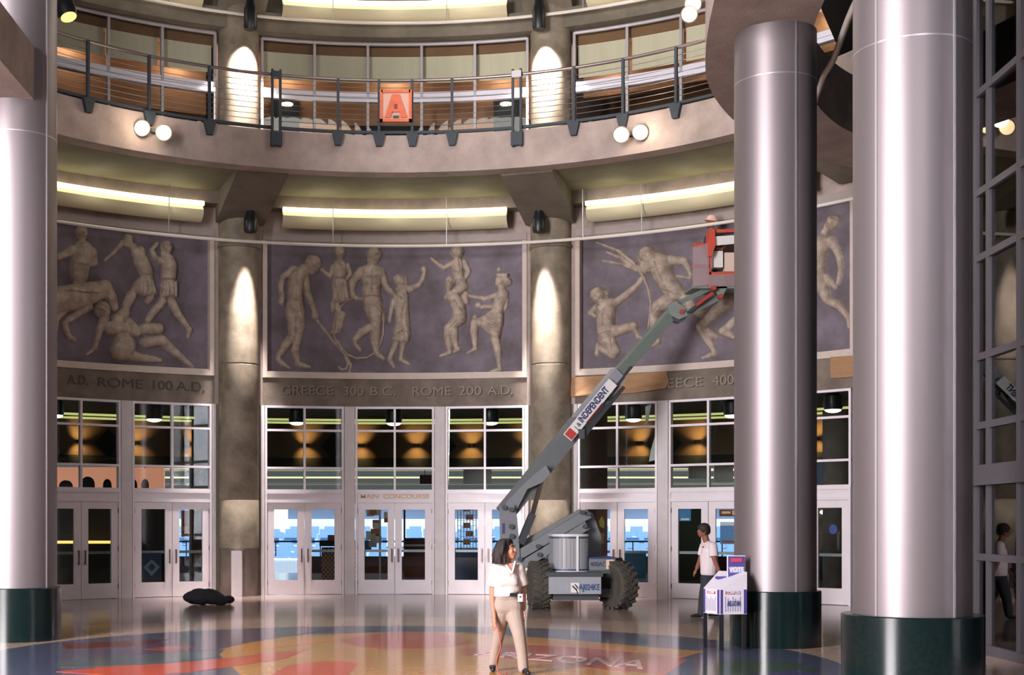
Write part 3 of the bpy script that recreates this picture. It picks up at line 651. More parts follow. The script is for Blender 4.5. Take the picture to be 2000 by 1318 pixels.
# ================================================================== RELIEF MURALS
class Fig:
    """a carved figure: height field over the wall surface, grown from tapered limbs, discs and draped polygons"""
    def __init__(s, name, ox, oy, sc, depth=1.0): s.n = name; s.o = (ox, oy, sc); s.it = []; s.depth = depth
    def _p(s, x, y):
        px, py = s.o[0] + x / s.o[2], s.o[1] + y / s.o[2]
        th, Y = onring(px, RW + .2); return th * (RW + .2), HC + (HY - py) / FPX * Y, Y / FPX
    def limb(s, *pts, h=1.0):
        q = []
        for x, y, r in pts:
            u, z, k = s._p(x, y); q.append((u, z, r / s.o[2] * k))
        for a, b in zip(q, q[1:]): s.it.append(('c', a, b, h))
        return s
    def disc(s, x, y, r, h=1.0): return s.limb((x, y, r), (x + .5, y, r), h=h)
    def hair(s, x, y, r):
        u, z, k = s._p(x, y); s.it.append(('h', (u, z, r / s.o[2] * k), (u, z, r / s.o[2] * k), 1.0)); return s
    def cloth(s, pts, h=.09, e=30, fold=(1, 0), amp=.012, k=60):
        q = [s._p(*p)[:2] for p in pts]; ee = e / s.o[2] * s._p(*pts[0])[2]
        s.it.append(('p', q, h, ee, fold, amp, k)); return s
    def groove(s, *pts, d=.02):
        q = []
        for x, y, r in pts:
            u, z, k = s._p(x, y); q.append((u, z, r / s.o[2] * k))
        for a, b in zip(q, q[1:]): s.it.append(('g', a, b, d))
        return s
    def height(s, U, Z):
        P4 = np.zeros_like(U); G = np.zeros_like(U)
        for t in s.it:
            if t[0] == 'h':
                hx, hz, hr = t[1]; d2 = (U - hx) ** 2 + (Z - hz) ** 2; hk = 5.5 / hr
                P4 += (np.sqrt(np.maximum(hr * hr - d2, 0)) * (1.12 + .22 * np.sin(hk * (U - hx) + 2 * np.sin(hk * .6 * Z)) * np.sin(hk * .9 * (Z - hz)))) ** 4
            elif t[0] in 'cg':
                (ax, az, ar), (bx, bz, br) = t[1], t[2]
                dx, dz = bx - ax, bz - az; L2 = dx * dx + dz * dz + 1e-9
                k = np.clip(((U - ax) * dx + (Z - az) * dz) / L2, 0, 1); r = ar + (br - ar) * k
                d2 = (U - ax - k * dx) ** 2 + (Z - az - k * dz) ** 2
                if t[0] == 'c': P4 += (np.sqrt(np.maximum(r * r - d2, 0)) * 1.0 * t[3]) ** 4
                else: G += t[3] * np.exp(-d2 / (r * r * .5))
            else:
                _, q, h, e, fold, amp, kk = t; ins = np.zeros(U.shape, bool); dm = np.full(U.shape, 1e9)
                for (x0, z0), (x1, z1) in zip(q, q[1:] + q[:1]):
                    c = ((z0 > Z) != (z1 > Z)) & (U < (x1 - x0) * (Z - z0) / (z1 - z0 + 1e-12) + x0); ins ^= c
                    dx, dz = x1 - x0, z1 - z0; k = np.clip(((U - x0) * dx + (Z - z0) * dz) / (dx * dx + dz * dz + 1e-9), 0, 1)
                    dm = np.minimum(dm, np.hypot(U - x0 - k * dx, Z - z0 - k * dz))
                v = np.clip(dm / e, 0, 1); hh = h * np.sqrt(np.maximum(1 - (1 - v) ** 2, 0)) + amp * v * np.sin(kk * (U * fold[0] + Z * fold[1]) + 2 * np.sin(7 * Z))
                P4 += np.where(ins, np.maximum(hh, 0), 0) ** 4
        H = P4 ** .25
        return np.where(H > .002, np.maximum(H * 1.12 - 1.5 * G * (H > .03), .004), 0) * s.depth
    def build(s, parent, step=.0125):
        us, zs = [], []
        for t in s.it:
            for a in (t[1:3] if t[0] in 'cgh' else [(*p, 0) for p in t[1]]): us += [a[0] - a[2], a[0] + a[2]]; zs += [a[1] - a[2], a[1] + a[2]]
        u = np.arange(min(us) - .02, max(us) + .03, step); z = np.arange(min(zs) - .02, max(zs) + .03, step)
        U, Z = np.meshgrid(u, z); H = s.height(U, Z)
        Z = np.minimum(Z, 8.23)
        on = H > 0; idx = -np.ones(U.shape, int)
        cell = on[:-1, :-1] | on[1:, :-1] | on[:-1, 1:] | on[1:, 1:]
        need = np.zeros_like(on)
        for a, b in ((0, 0), (1, 0), (0, 1), (1, 1)): need[a:a + cell.shape[0], b:b + cell.shape[1]] |= cell
        idx[need] = np.arange(need.sum())
        rr = RW + .2 - H + .004 * (~on); th = U / (RW + .2)
        X = rr * np.sin(th); Y = CY + rr * np.cos(th)
        v = np.stack([X[need], Y[need], Z[need]], 1)
        i, j = np.nonzero(cell)
        f = np.stack([idx[i, j], idx[i, j + 1], idx[i + 1, j + 1], idx[i + 1, j]], 1)
        me = bpy.data.meshes.new(s.n); me.from_pydata(v.tolist(), [], f.tolist()); me.materials.append(relief_m)
        me.polygons.foreach_set('use_smooth', [True] * len(me.polygons))
        o = bpy.data.objects.new(s.n, me); COL.objects.link(o); o.parent = parent; o.matrix_parent_inverse = Matrix.Translation(-parent.location)
        return o
def panel(c, lab):
    t = thing('relief_mural', pol(c, RW + .2, 5.06), lab, 'relief')
    a = R_(14.7); b = R_(15.22)
    x_ = XR(c)
    MB().arc(c - a, c + a + x_, RW + .2, RW + .22, 5.2, 8.24).build('background', mural_bg, t)
    MB().arc(c - b, c + b + x_, RW - .03, RW + .21, 5.06, 5.15).arc(c - a, c + a + x_, RW + .0, RW + .21, 5.15, 5.21).build('bottom_frame', mural_frame, t)
    MB().arc(c - b, c - a, RW - .03, RW + .21, 5.15, 8.24, 2).build('side_frame', mural_frame, t)
    MB().arc(c + a + x_, c + b + x_, RW - .03, RW + .21, 5.15, 8.24, 2).build('side_frame', mural_frame, t)
    return t
mC = panel(0, 'central stone relief of hockey, hoop, piggyback and juggling figures on a violet ground')
A = (520, 460, 4.708); B = (740, 460, 4.707)
F = Fig('hockey_player', *A)
F.hair(430, 250, 76).limb((435, 250, 62), (430, 270, 66)).limb((440, 300, 44), (425, 330, 34)).limb((370, 300, 40), (330, 330, 60)).limb((345, 320, 60), (290, 380, 80), (270, 460, 74), (265, 540, 66), (262, 640, 78))
F.limb((250, 320, 46), (150, 385, 30), (135, 480, 30), (148, 560, 22), (140, 610, 30)).limb((140, 610, 20), (150, 640, 12))
F.limb((345, 380, 48), (370, 500, 38), (400, 590, 32), (440, 690, 24), (450, 745, 34))
F.limb((290, 690, 62), (300, 830, 55), (288, 950, 38), (268, 1060, 40), (285, 1150, 26), (290, 1180, 28), (350, 1200, 22), (400, 1210, 14))
F.limb((235, 700, 62), (250, 850, 50), (240, 925, 38), (175, 1010, 42), (112, 1120, 24), (110, 1140, 28), (160, 1185, 24), (205, 1215, 16))
F.cloth([(190, 610), (335, 610), (325, 780), (290, 780), (285, 720), (215, 740)], h=.15, e=40, amp=.014)
F.limb((460, 770, 10), (640, 1000, 10), (720, 1090, 10), (752, 1180, 11), (735, 1225, 10), (690, 1232, 9), (662, 1205, 8)).limb((650, 960, 9), (740, 1120, 10), (778, 1190, 10), (765, 1255, 10))
F.groove((432, 308, 6), (458, 312, 6), d=.03).groove((425, 335, 5), (450, 338, 5), d=.03).groove((400, 210, 8), (470, 240, 8)).groove((380, 240, 8), (440, 280, 8)).groove((250, 600, 8), (330, 605, 8), d=.03).groove((270, 380, 8), (275, 560, 8)).groove((262, 760, 10), (268, 900, 10), d=.03).groove((330, 420, 9), (350, 560, 9), d=.03)
F.build(mC)
F = Fig('relay_girl', *A)
F.hair(675, 145, 56).limb((675, 150, 48), (675, 180, 44)).limb((680, 210, 24), (680, 240, 26)).limb((680, 280, 62), (676, 370, 54), (672, 430, 64))
F.cloth([(612, 400), (742, 400), (775, 600), (700, 625), (598, 612)], h=.13, e=40, amp=.014, k=80).limb((612, 290, 24), (592, 380, 18), (530, 330, 16), (510, 315, 18)).limb((745, 275, 26), (775, 360, 20), (715, 425, 16))
F.limb((652, 630, 30), (668, 700, 26), (665, 770, 34), (650, 860, 22), (640, 885, 18), (598, 892, 10)).limb((614, 620, 22), (612, 690, 14)).limb((700, 730, 36), (690, 800, 24), (670, 880, 16))
F.groove((655, 170, 6), (668, 170, 6), d=.03).groove((682, 170, 6), (696, 170, 6), d=.03).groove((666, 196, 5), (688, 196, 5), d=.02).groove((640, 240, 7), (720, 330, 7), d=.03).groove((620, 400, 8), (740, 395, 8), d=.03).build(mC)
F = Fig('hoop_runner', *A)
F.hair(992, 168, 72).limb((985, 165, 62), (995, 200, 60)).limb((970, 220, 44), (965, 250, 32)).limb((975, 270, 38), (975, 300, 50)).limb((915, 330, 58), (1040, 340, 58)).limb((975, 350, 98), (968, 440, 92), (965, 530, 80), (975, 590, 88))
F.limb((880, 330, 48), (800, 420, 38), (790, 500, 34), (800, 555, 24), (830, 578, 24), (880, 580, 10)).limb((1060, 360, 44), (1095, 460, 34), (1160, 530, 26), (1220, 580, 20))
F.limb((975, 650, 80), (1005, 770, 58), (1012, 840, 42), (1000, 930, 48), (1008, 1050, 26), (1020, 1085, 28), (1080, 1130, 16)).limb((950, 850, 42), (880, 890, 42), (815, 960, 24), (820, 1000, 24), (865, 1050, 16))
F.cloth([(885, 570), (1050, 570), (1075, 690), (1060, 760), (1000, 740), (900, 640)], h=.17, e=36, fold=(1, 1), amp=.02, k=70)
F.limb((1060, 640, 16), (1072, 700, 14), (1080, 780, 10))
F.groove((945, 215, 6), (965, 218, 6), d=.03).groove((950, 245, 5), (972, 248, 5), d=.03).groove((975, 330, 8), (970, 540, 8), d=.03).groove((900, 390, 9), (960, 400, 9), (1030, 390, 9), d=.03).groove((890, 568, 9), (1050, 572, 9), d=.04).groove((920, 460, 8), (1020, 465, 8)).groove((925, 505, 8), (1015, 508, 8)).groove((990, 800, 8), (1040, 830, 8)).groove((1000, 860, 8), (1000, 1000, 8))
F.build(mC)
F = Fig('hoop', *A); hp = [(800, 580), (730, 612), (680, 660), (645, 710), (625, 790), (618, 880), (640, 970), (690, 1040), (745, 1095), (830, 1130), (930, 1122), (1000, 1080), (1050, 1000), (1078, 900), (1080, 800), (1065, 720)]
F.limb(*[(x, y, 10) for x, y in hp], h=2.2).build(mC)
F = Fig('robed_woman', *B)
F.hair(185, 405, 52).limb((190, 400, 46), (200, 430, 48)).limb((225, 400, 40), (235, 430, 34)).limb((205, 470, 30), (210, 510, 55)).cloth([(160, 500), (265, 505), (275, 640), (292, 900), (275, 985), (200, 995), (120, 965), (150, 800), (150, 600)], h=.15, e=45, amp=.014, k=50)
F.limb((200, 500, 44), (300, 490, 36), (375, 455, 26), (405, 395, 22), (420, 335, 18), (412, 310, 28)).limb((145, 590, 32), (118, 680, 24), (105, 745, 18), (100, 785, 16)).limb((160, 990, 32), (112, 1100, 22), (100, 1140, 24), (140, 1205, 14)).limb((225, 985, 30), (206, 1100, 20), (205, 1145, 24), (275, 1180, 13))
F.groove((150, 375, 7), (240, 365, 7), d=.03).groove((150, 480, 7), (250, 560, 7), d=.03).groove((130, 940, 8), (220, 880, 8), (280, 900, 8), d=.04).groove((160, 560, 8), (230, 590, 8), d=.03).build(mC)
F = Fig('piggyback_rider', *B)
F.hair(728, 155, 58).limb((715, 140, 52), (725, 165, 50)).limb((690, 165, 36), (690, 180, 26)).limb((715, 205, 28), (720, 235, 45)).limb((725, 260, 56), (722, 320, 54), (735, 390, 48), (760, 430, 50)).limb((680, 250, 30), (600, 300, 22), (540, 260, 18), (500, 225, 14), (478, 205, 8))
F.limb((785, 250, 34), (825, 330, 26), (795, 400, 20), (760, 430, 18)).limb((770, 470, 52), (700, 520, 40), (665, 570, 32), (700, 635, 24)).groove((690, 340, 9), (750, 350, 9), d=.03).groove((740, 220, 7), (760, 330, 7), d=.02).build(mC)
F = Fig('carrier', *B)
F.hair(665, 415, 52).limb((655, 420, 46), (650, 450, 42)).limb((640, 470, 32), (640, 480, 30)).limb((650, 540, 42), (620, 565, 28)).limb((690, 570, 60), (735, 660, 64), (745, 740, 66)).limb((790, 560, 32), (806, 610, 28), (720, 645, 24)).limb((745, 760, 66), (640, 850, 42), (635, 940, 38), (650, 1050, 26), (650, 1080, 26), (565, 1105, 10)).limb((690, 870, 40), (700, 970, 30), (715, 1025, 22), (735, 1045, 24), (690, 1070, 14))
F.groove((700, 600, 8), (780, 700, 8), d=.03).groove((650, 860, 8), (720, 790, 8), d=.02).build(mC)
F = Fig('juggler', *B)
F.hair(1180, 425, 46).limb((1110, 415, 40), (1105, 440, 36)).limb((1150, 400, 42), (1195, 430, 32)).cloth([(1080, 350), (1200, 345), (1190, 395), (1085, 390)], h=.12, e=15, amp=.01, k=120).disc(1105, 315, 22).limb((1130, 480, 34), (1135, 520, 44)).limb((1140, 540, 58), (1110, 620, 58), (1090, 690, 60)).limb((1160, 540, 34), (1175, 640, 20), (1140, 700, 20))
F.cloth([(1010, 700), (1080, 660), (1150, 650), (1150, 800), (1110, 970), (1030, 930), (950, 850), (905, 765)], h=.16, e=45, fold=(.6, 1), amp=.02, k=45).limb((1090, 545, 30), (980, 582, 22), (850, 560, 16), (830, 555, 14)).disc(800, 535, 30).limb((1120, 600, 42), (1080, 650, 28), (940, 660, 20)).disc(915, 640, 32)
F.limb((1000, 790, 46), (885, 800, 40), (875, 880, 38), (885, 1010, 22), (890, 1040, 24), (815, 1080, 12)).disc(885, 748, 26).limb((1070, 950, 46), (1095, 1060, 36), (1108, 1190, 20), (1115, 1230, 24), (1030, 1250, 12)).groove((1080, 520, 8), (1120, 600, 8), d=.03).groove((940, 790, 8), (1100, 830, 8), d=.03).build(mC)

mR = panel(2 * A18, 'right stone relief of a kneeling archer, spear thrower and runners on a violet ground')
C3 = (1120, 440, 4.544)
F = Fig('kneeling_archer', *C3)
F.hair(222, 620, 76).limb((225, 610, 66), (235, 650, 60)).limb((275, 610, 40), (275, 640, 34)).limb((290, 700, 50), (340, 700, 56)).limb((290, 740, 92), (290, 840, 86), (285, 950, 76)).limb((310, 690, 36), (205, 735, 34), (145, 775, 26), (190, 805, 20)).limb((375, 690, 38), (470, 620, 36), (570, 530, 26), (615, 470, 30))
F.limb((290, 1000, 78), (370, 1120, 52)).limb((360, 1150, 40), (240, 1090, 30)).limb((215, 1060, 20), (212, 1140, 22)).limb((370, 940, 56), (540, 895, 42), (560, 950, 22), (575, 985, 24), (600, 1000, 12))
F.groove((285, 612, 6), (302, 610, 6), d=.03).groove((285, 645, 5), (302, 640, 5), d=.03).groove((290, 760, 9), (288, 900, 9), d=.035).groove((230, 780, 9), (340, 800, 9), d=.03).groove((240, 850, 8), (340, 855, 8)).groove((220, 980, 8), (350, 950, 8), d=.03).groove((190, 700, 8), (250, 720, 8)).groove((350, 1010, 8), (360, 1100, 8)).build(mR)
F = Fig('bow', *C3)
F.limb((200, 150, 8), (400, 225, 18), (540, 340, 24), (620, 450, 16), (665, 560, 12), (690, 690, 12), (680, 800, 11), (665, 915, 9), h=1.6).limb((300, 240, 10), (420, 290, 16), (560, 400, 18), h=1.5).limb((260, 315, 9), (430, 345, 12), (560, 405, 14), h=1.6).build(mR)
F = Fig('spear_thrower', *C3)
F.hair(660, 262, 78).limb((655, 255, 66), (665, 285, 60)).limb((605, 285, 38), (620, 320, 40)).limb((650, 350, 60), (720, 350, 90)).limb((770, 340, 100), (800, 440, 96), (850, 530, 86), (920, 610, 82)).limb((640, 385, 50), (570, 375, 30)).limb((870, 310, 50), (990, 318, 38), (1030, 400, 26), (1042, 440, 20)).limb((1030, 470, 18), (920, 448, 9))
F.limb((900, 640, 78), (755, 720, 60), (715, 800, 46), (725, 900, 44), (745, 990, 30), (750, 1030, 34), (665, 1085, 16)).limb((990, 640, 62), (1060, 740, 48), (1150, 800, 38)).groove((760, 340, 9), (830, 520, 9), d=.035).groove((690, 400, 9), (820, 400, 9), d=.02).groove((820, 590, 9), (990, 620, 9), d=.03).groove((840, 560, 9), (870, 640, 9), d=.03).groove((780, 720, 8), (720, 780, 8)).build(mR)
F = Fig('crouching_runner', *C3)
F.limb((1400, 660, 66), (1280, 760, 56), (1130, 900, 44), (1180, 990, 44), (1245, 1100, 26), (1255, 1140, 30), (1150, 1175, 14)).limb((1390, 640, 80), (1370, 520, 84), (1350, 400, 84)).limb((1290, 270, 60), (1300, 300, 56)).limb((1200, 950, 46), (1270, 990, 24)).limb((1500, 800, 50), (1330, 940, 40), (1420, 990, 26), (1500, 1010, 22)).groove((1160, 920, 8), (1230, 1060, 8)).build(mR)
C4 = (1560, 390, 3.99)
F = Fig('discus_runner', *C4)
F.hair(282, 172, 58).limb((275, 165, 52), (265, 190, 48)).limb((225, 205, 28), (215, 225, 24)).limb((205, 250, 30), (200, 300, 36)).limb((180, 350, 80), (150, 450, 76), (140, 560, 76), (140, 630, 86)).limb((260, 320, 40), (318, 430, 30), (335, 550, 26), (312, 650, 22)).limb((190, 680, 55), (225, 780, 38), (320, 830, 34), (385, 920, 20), (392, 995, 12))
F.limb((215, 600, 26), (285, 685, 18)).limb((60, 700, 60), (20, 850, 50), (60, 1000, 40), (110, 1060, 16)).groove((100, 540, 8), (190, 525, 8), d=.03).groove((150, 560, 8), (170, 680, 8), d=.03).groove((140, 370, 9), (130, 500, 9)).build(mR)
F = Fig('running_boy', *C4)
F.limb((-100, 200, 48), (-105, 225, 44)).limb((-110, 320, 70), (-100, 430, 66), (-90, 540, 70)).limb((-90, 600, 60), (-160, 720, 44), (-120, 860, 34), (-130, 980, 20)).limb((-60, 620, 56), (-20, 760, 40), (60, 850, 30)).build(mR)

mL = panel(-2 * A18, 'left stone relief of a horse rider, tumblers and striding figures, in shade')
C5 = (100, 420, 4.253)
F = Fig('horse', *C5)
F.limb((-40, 720, 110), (150, 690, 112), (330, 650, 96), (420, 620, 76)).limb((440, 600, 66), (490, 690, 56), (525, 770, 34)).limb((300, 760, 46), (250, 800, 34), (110, 890, 26), (140, 1000, 22), (190, 1035, 22)).limb((90, 780, 50), (40, 860, 30), (20, 1000, 24)).groove((70, 640, 9), (350, 670, 9), d=.04).build(mL)
F = Fig('horse_rider', *C5)
F.hair(248, 140, 52).limb((248, 140, 46), (250, 170, 42)).limb((255, 210, 30), (260, 250, 50)).limb((180, 300, 50), (330, 310, 50)).limb((260, 310, 95), (235, 420, 84), (225, 500, 78)).limb((340, 310, 40), (355, 400, 30), (280, 420, 22)).limb((160, 310, 40), (60, 350, 30)).limb((230, 520, 56), (210, 620, 40)).groove((180, 420, 8), (320, 440, 8), d=.03).build(mL)
F = Fig('spear_woman', *C5)
F.limb((640, 195, 40), (640, 215, 40)).limb((740, 300, 44), (745, 320, 40)).limb((590, 230, 24), (680, 260, 32), (720, 340, 44)).limb((745, 380, 62), (775, 450, 60), (790, 490, 56)).cloth([(730, 515), (840, 525), (885, 670), (760, 680), (650, 640), (690, 560)], h=.15, e=40, amp=.016).limb((600, 225, 22), (520, 310, 15), (445, 375, 12))
F.limb((665, 670, 44), (620, 760, 36), (600, 860, 36), (560, 930, 26)).limb((830, 680, 30), (800, 720, 26)).groove((720, 500, 9), (830, 505, 9), d=.04).build(mL)
F = Fig('striding_girl', *C5)
F.hair(955, 265, 52).limb((955, 260, 46), (960, 280, 46)).limb((940, 320, 30), (970, 370, 56)).limb((880, 240, 18), (835, 290, 20), (870, 360, 26), (930, 390, 30)).limb((980, 420, 66), (972, 520, 64)).cloth([(912, 545), (1048, 545), (1045, 690), (900, 690)], h=.15, e=36, amp=.016).limb((925, 720, 36), (860, 790, 34), (800, 880, 26)).limb((1000, 720, 40), (1060, 830, 32), (1130, 920, 22), (1150, 950, 26), (1138, 1010, 14)).groove((910, 540, 8), (1045, 545, 8), d=.04).build(mL)
F = Fig('wrestlers', *C5)
F.hair(415, 780, 70).limb((420, 780, 62), (430, 800, 60)).limb((440, 860, 44), (395, 960, 34), (360, 1110, 22), (300, 1155, 12)).limb((490, 940, 62), (600, 950, 56), (710, 985, 36)).limb((550, 880, 60), (600, 820, 50)).limb((640, 900, 50), (700, 950, 40)).limb((600, 1080, 100), (570, 1130, 84), (700, 1180, 44), (900, 1205, 24)).limb((780, 950, 56), (890, 945, 48)).limb((780, 1060, 50), (920, 1040, 46), (1080, 1180, 28), (1180, 1260, 14)).groove((560, 1010, 9), (720, 1020, 9), d=.04).groove((740, 1000, 9), (900, 1000, 9), d=.05).build(mL)

# ================================================================== CONCOURSE AND STADIUM BEYOND THE DOORS
struct('ceiling_concourse', MB().arc(-R_(62), R_(62), RW + .34, 26.2, 4.78, 4.95), mat('concourse_ceiling', (58, 58, 52), .9, noise=.15, nscale=1))
struct('floor_concourse', MB().prism([(-30, 30), (-16, 30), (-16, 46), (14, 46), (14, 30), (30, 30), (30, 46.5), (-30, 46.5)], -.3, -.02), mat('concourse_floor', (140, 120, 116), .3, noise=.1))
band_m = mat('bulkhead_brown', (96, 74, 54), .8, noise=.15, nscale=1.5)
struct('trim_bulkhead_ring', MB().arc(-R_(60), R_(60), 20.8, 21.2, 3.62, 4.8), band_m)
struct('trim_bulkhead_edge', MB().arc(-R_(60), R_(60), 20.7, 21.2, 3.34, 3.62), dark_void)
sc = None
labs = {}
for i in range(-12, 13):
    a = R_(i * 4.6 + 1.8); p = pol(a, 20.72, 4.0)
    t = thing('wall_sconce', p, 'small amber wall light on the brown bulkhead behind the transom windows', 'wall light', 'amber wall lights of the concourse')
    MB().lathe([(.0, -.06), (.09, -.05), (.09, .05), (.0, .06)], p, 12).build('shade', dark_void, t)
    if abs(i) <= 9:
        for s_ in (-1, 1): light('sconce_beam', 'SPOT', p + Vector((0, -.28, s_ * .06)) , p + Vector((0, .0, s_ * .3)), 22, (1, .62, .22), spot_size=R_(95), spot_blend=.9, shadow_soft_size=.05)
for i in range(-6, 7):
    a = R_(i * 9.2 + 4.1); p = pol(a, 20.76, 3.98)
    u = Vector((math.cos(a), -math.sin(a), 0)); z = Vector((0, 0, 1))
    tag(MB().slab([p + u * .38, p + z * .42, p - u * .38, p - z * .42], Vector((0, .04, 0))).build('diamond_plaque', dark_void), 'black diamond plaque on the brown bulkhead between amber lights', 'plaque', 'black diamond plaques')
# pendants just inside the doors
bn = ['left', 'centre', 'right']; jn = {-1: 'left', 0: 'middle', 1: 'right'}
for bi, (c, bay) in enumerate(BAYS):
    for j in (-1, 0, 1):
        p = pol(c + j * PP - R_(.1), 13.1, 4.12)
        t = thing('pendant_lamp', p, 'black pendant lamp above the %s door pair of the %s, behind the glass' % (jn[j], bay), 'pendant lamp', 'pendant lamps inside the concourse')
        MB().lathe([(.17, .0), (.2, .05), (.2, .3), (.13, .36), (.13, .66)], p, 20).build('shade', black_m, t, smooth=True)
        MB().ball(p, .175, (1, 1, .36), 20).build('lens', lens_emit, t, smooth=True)
        light('pendant_glow', 'SPOT', p - Vector((0, 0, .09)), p - Vector((0, 0, 2)), 60, (1, .9, .75), spot_size=R_(110), spot_blend=.7, shadow_soft_size=.12)
for r, z in ((16.5, 4.45), (19.0, 4.55)):
    tag(MB().tube([pol(R_(-56 + i * 2), r, z) for i in range(57)], .03, 8).build('ceiling_tube_light', tube_emit2), 'long dim greenish tube light on the concourse ceiling, %s row' % ('nearer' if r < 17 else 'farther'), 'tube light')
# inner columns of the concourse
for i, (px, Y) in enumerate([(405, 36.5), (1155, 36.0), (1640, 35), (395, 44)]):
    p = W(px, 1020, Y); tag(MB().cone((p.x, p.y, -.02), (p.x, p.y, 4.78), .42, .42, 24).build('concourse_column', concrete_dark, smooth=True), 'dim round concrete column inside the concourse behind the ' + ['dark doors beside the left wall column', 'lift boom', 'door between the silver columns', 'far part of the left bay'][i], 'column')
# guard wall, terrace rail and stands
xg0, xg1 = W(505, 0, 46).x, W(592, 0, 46).x
struct('wall_terrace', MB().prism([(-30, 46), (xg0, 46), (xg0, 46.2), (-30, 46.2)], -.3, .55).prism([(xg1, 46), (30, 46), (30, 46.2), (xg1, 46.2)], -.3, .55), mat('terrace_wall', (78, 60, 58), .8))
rt = thing('terrace_rail', (0, 46.1, .55), 'steel rail along the terrace overlooking the blue seats', 'railing')
MB().tube([(-30, 46.1, 1.05), (30, 46.1, 1.05)], .03).build('top_rail', steel_dark, rt)
mb = MB()
for i in range(40): mb.cone((-29.5 + 1.5 * i, 46.1, .55), (-29.5 + 1.5 * i, 46.1, 1.05), .02, .02, 6)
mb.build('balusters', steel_dark, rt)
seat_m = mat('blue_seat', (104, 138, 176), .6); step_m = mat('stand_concrete', (176, 186, 204), .8)
mb = MB(); ms = MB()
for r in range(16):
    y = 60 + 1.05 * r; z = -1.25 + .14 * r
    mb.box((0, y + .55, z / 2 - 1.3), (90, 1.05, z + 2.6))
    for s_ in range(-44, 45):
        if s_ % 15 == 0: continue
        x = s_ * .95 + (r % 2) * .2
        ms.box((x, y + .85, z + .42), (.66, .08, .4)); ms.box((x, y + .6, z + .25), (.66, .4, .08))
struct('floor_stands', mb, step_m)
tag(ms.build('stadium_seats', seat_m), 'rows of blue stadium seats seen through the glass doors', 'seats', kind='stuff')
struct('wall_stadium', MB().box((0, 78.2, 1.2), (100, .4, 3.4)), mat('stadium_wall', (186, 196, 210), .8, noise=.05, nscale=.3))
struct('wall_stadium_upper', MB().box((0, 84, 8), (110, .6, 7)), mat('stadium_upper', (54, 54, 54), .9))
for i, (y, z) in enumerate([(50, 3.1), (54, 3.75), (60, 3.65), (64, 4.5), (70, 4.4)]):
    tag(MB().box((0, y, z), (60, .22, .07)).build('canopy_beam', mat('canopy_pale', (206, 180, 128), .6)), 'pale horizontal light-lined beam above the stands, %s in depth' % ['nearest', 'second', 'third', 'fourth', 'farthest'][i], 'beam', 'canopy beams')
struct('wall_canopy_shade', MB().box((0, 77.6, 4.9), (110, .3, 4.3)), mat('canopy_shadow', (40, 42, 40), .9))  # added dark wall, its colour stands in for shade behind the beams
# things standing in the concourse, seen through the panes
def at(px, Y): p = W(px, 1020, Y); return p.x
def crate(name, px0, px1, Y, z0, z1, rgb, lab, cat, d=.6, emit=None, estr=0):
    x0, x1 = at(px0, Y), at(px1, Y)
    if z0 > 2.5:
        t = thing(name, ((x0 + x1) / 2, Y, z0), lab, cat)
        MB().box(((x0 + x1) / 2, Y + d / 2, (z0 + z1) / 2), (abs(x1 - x0), d, z1 - z0)).build('panel', mat(name + '_m%s' % (rgb,), rgb, .6, emit=emit, estr=estr), t)
        for k in (.2, .8): MB().cone((x0 + (x1 - x0) * k, Y + d / 2, z1 - .02), (x0 + (x1 - x0) * k, Y + d / 2, 4.79), .01, .01, 6).build('hanger_rod', steel_dark, t)
        return t
    return tag(MB().box(((x0 + x1) / 2, Y + d / 2, (z0 + z1) / 2), (abs(x1 - x0), d, z1 - z0)).build(name, mat(name + '_m', rgb, .6, emit=emit, estr=estr)), lab, cat)
white_hot = (250, 250, 246)
t = thing('white_glare_sheet', (at(548, 57), 57, -1.2), 'white sheet standing in for sunlit floor glare behind the first door right of the left wall column', 'glare_sheet')  # added sheet, its white stands for glare on the sunlit floor
x0, x1 = at(512, 57), at(583, 57)
MB().slab([(x0, 57, -1.2), (x1, 57, -1.2), (x1 - .05, 57, .16), (x0 + .08, 57, .18)], (0, .9, 0)).build('cloth', mat('glare_white', (244, 244, 240), .8), t)
for k in range(9): MB().cone((x0 + .08 + k * .17, 56.99, -1.1), (x0 + .1 + k * .165, 56.99, .1), .03, .018, 6).build('fold', mat('glare_white', white_hot, .8), t)
t = thing('white_sky_panel', (at(548, 76), 76.5, .3), 'white upright panel standing in for bright sky above the seats in the first door of the centre bay', 'panel')  # added panel, its white stands for bright sky above the stands
x0, x1 = at(535, 76.5), at(562, 76.5)
MB().box(((x0 + x1) / 2, 76.6, 1.75), (x1 - x0, .1, 1.6)).build('panel', mat('glare_white', white_hot, .8), t)
MB().box(((x0 + x1) / 2, 76.6, .55), (x1 - x0 - .1, .1, .6)).build('lower_panel', mat('glare_white', white_hot, .8), t)
t = thing('lattice_cart', (at(655, 37.5), 37.7, 0), 'dark vending cart with pale diamond lattice front behind the second door', 'cart')
x0, x1 = at(628, 37.5), at(700, 37.5)
MB().box(((x0 + x1) / 2, 37.8, .5), (x1 - x0, .6, 1.0)).build('body', mat('cart_dark', (70, 64, 62), .6), t)
MB().box(((x0 + x1) / 2, 37.75, 1.12), (x1 - x0 + .1, .8, .16)).build('counter', mat('cart_top', (30, 34, 44), .4), t)
mb = MB()
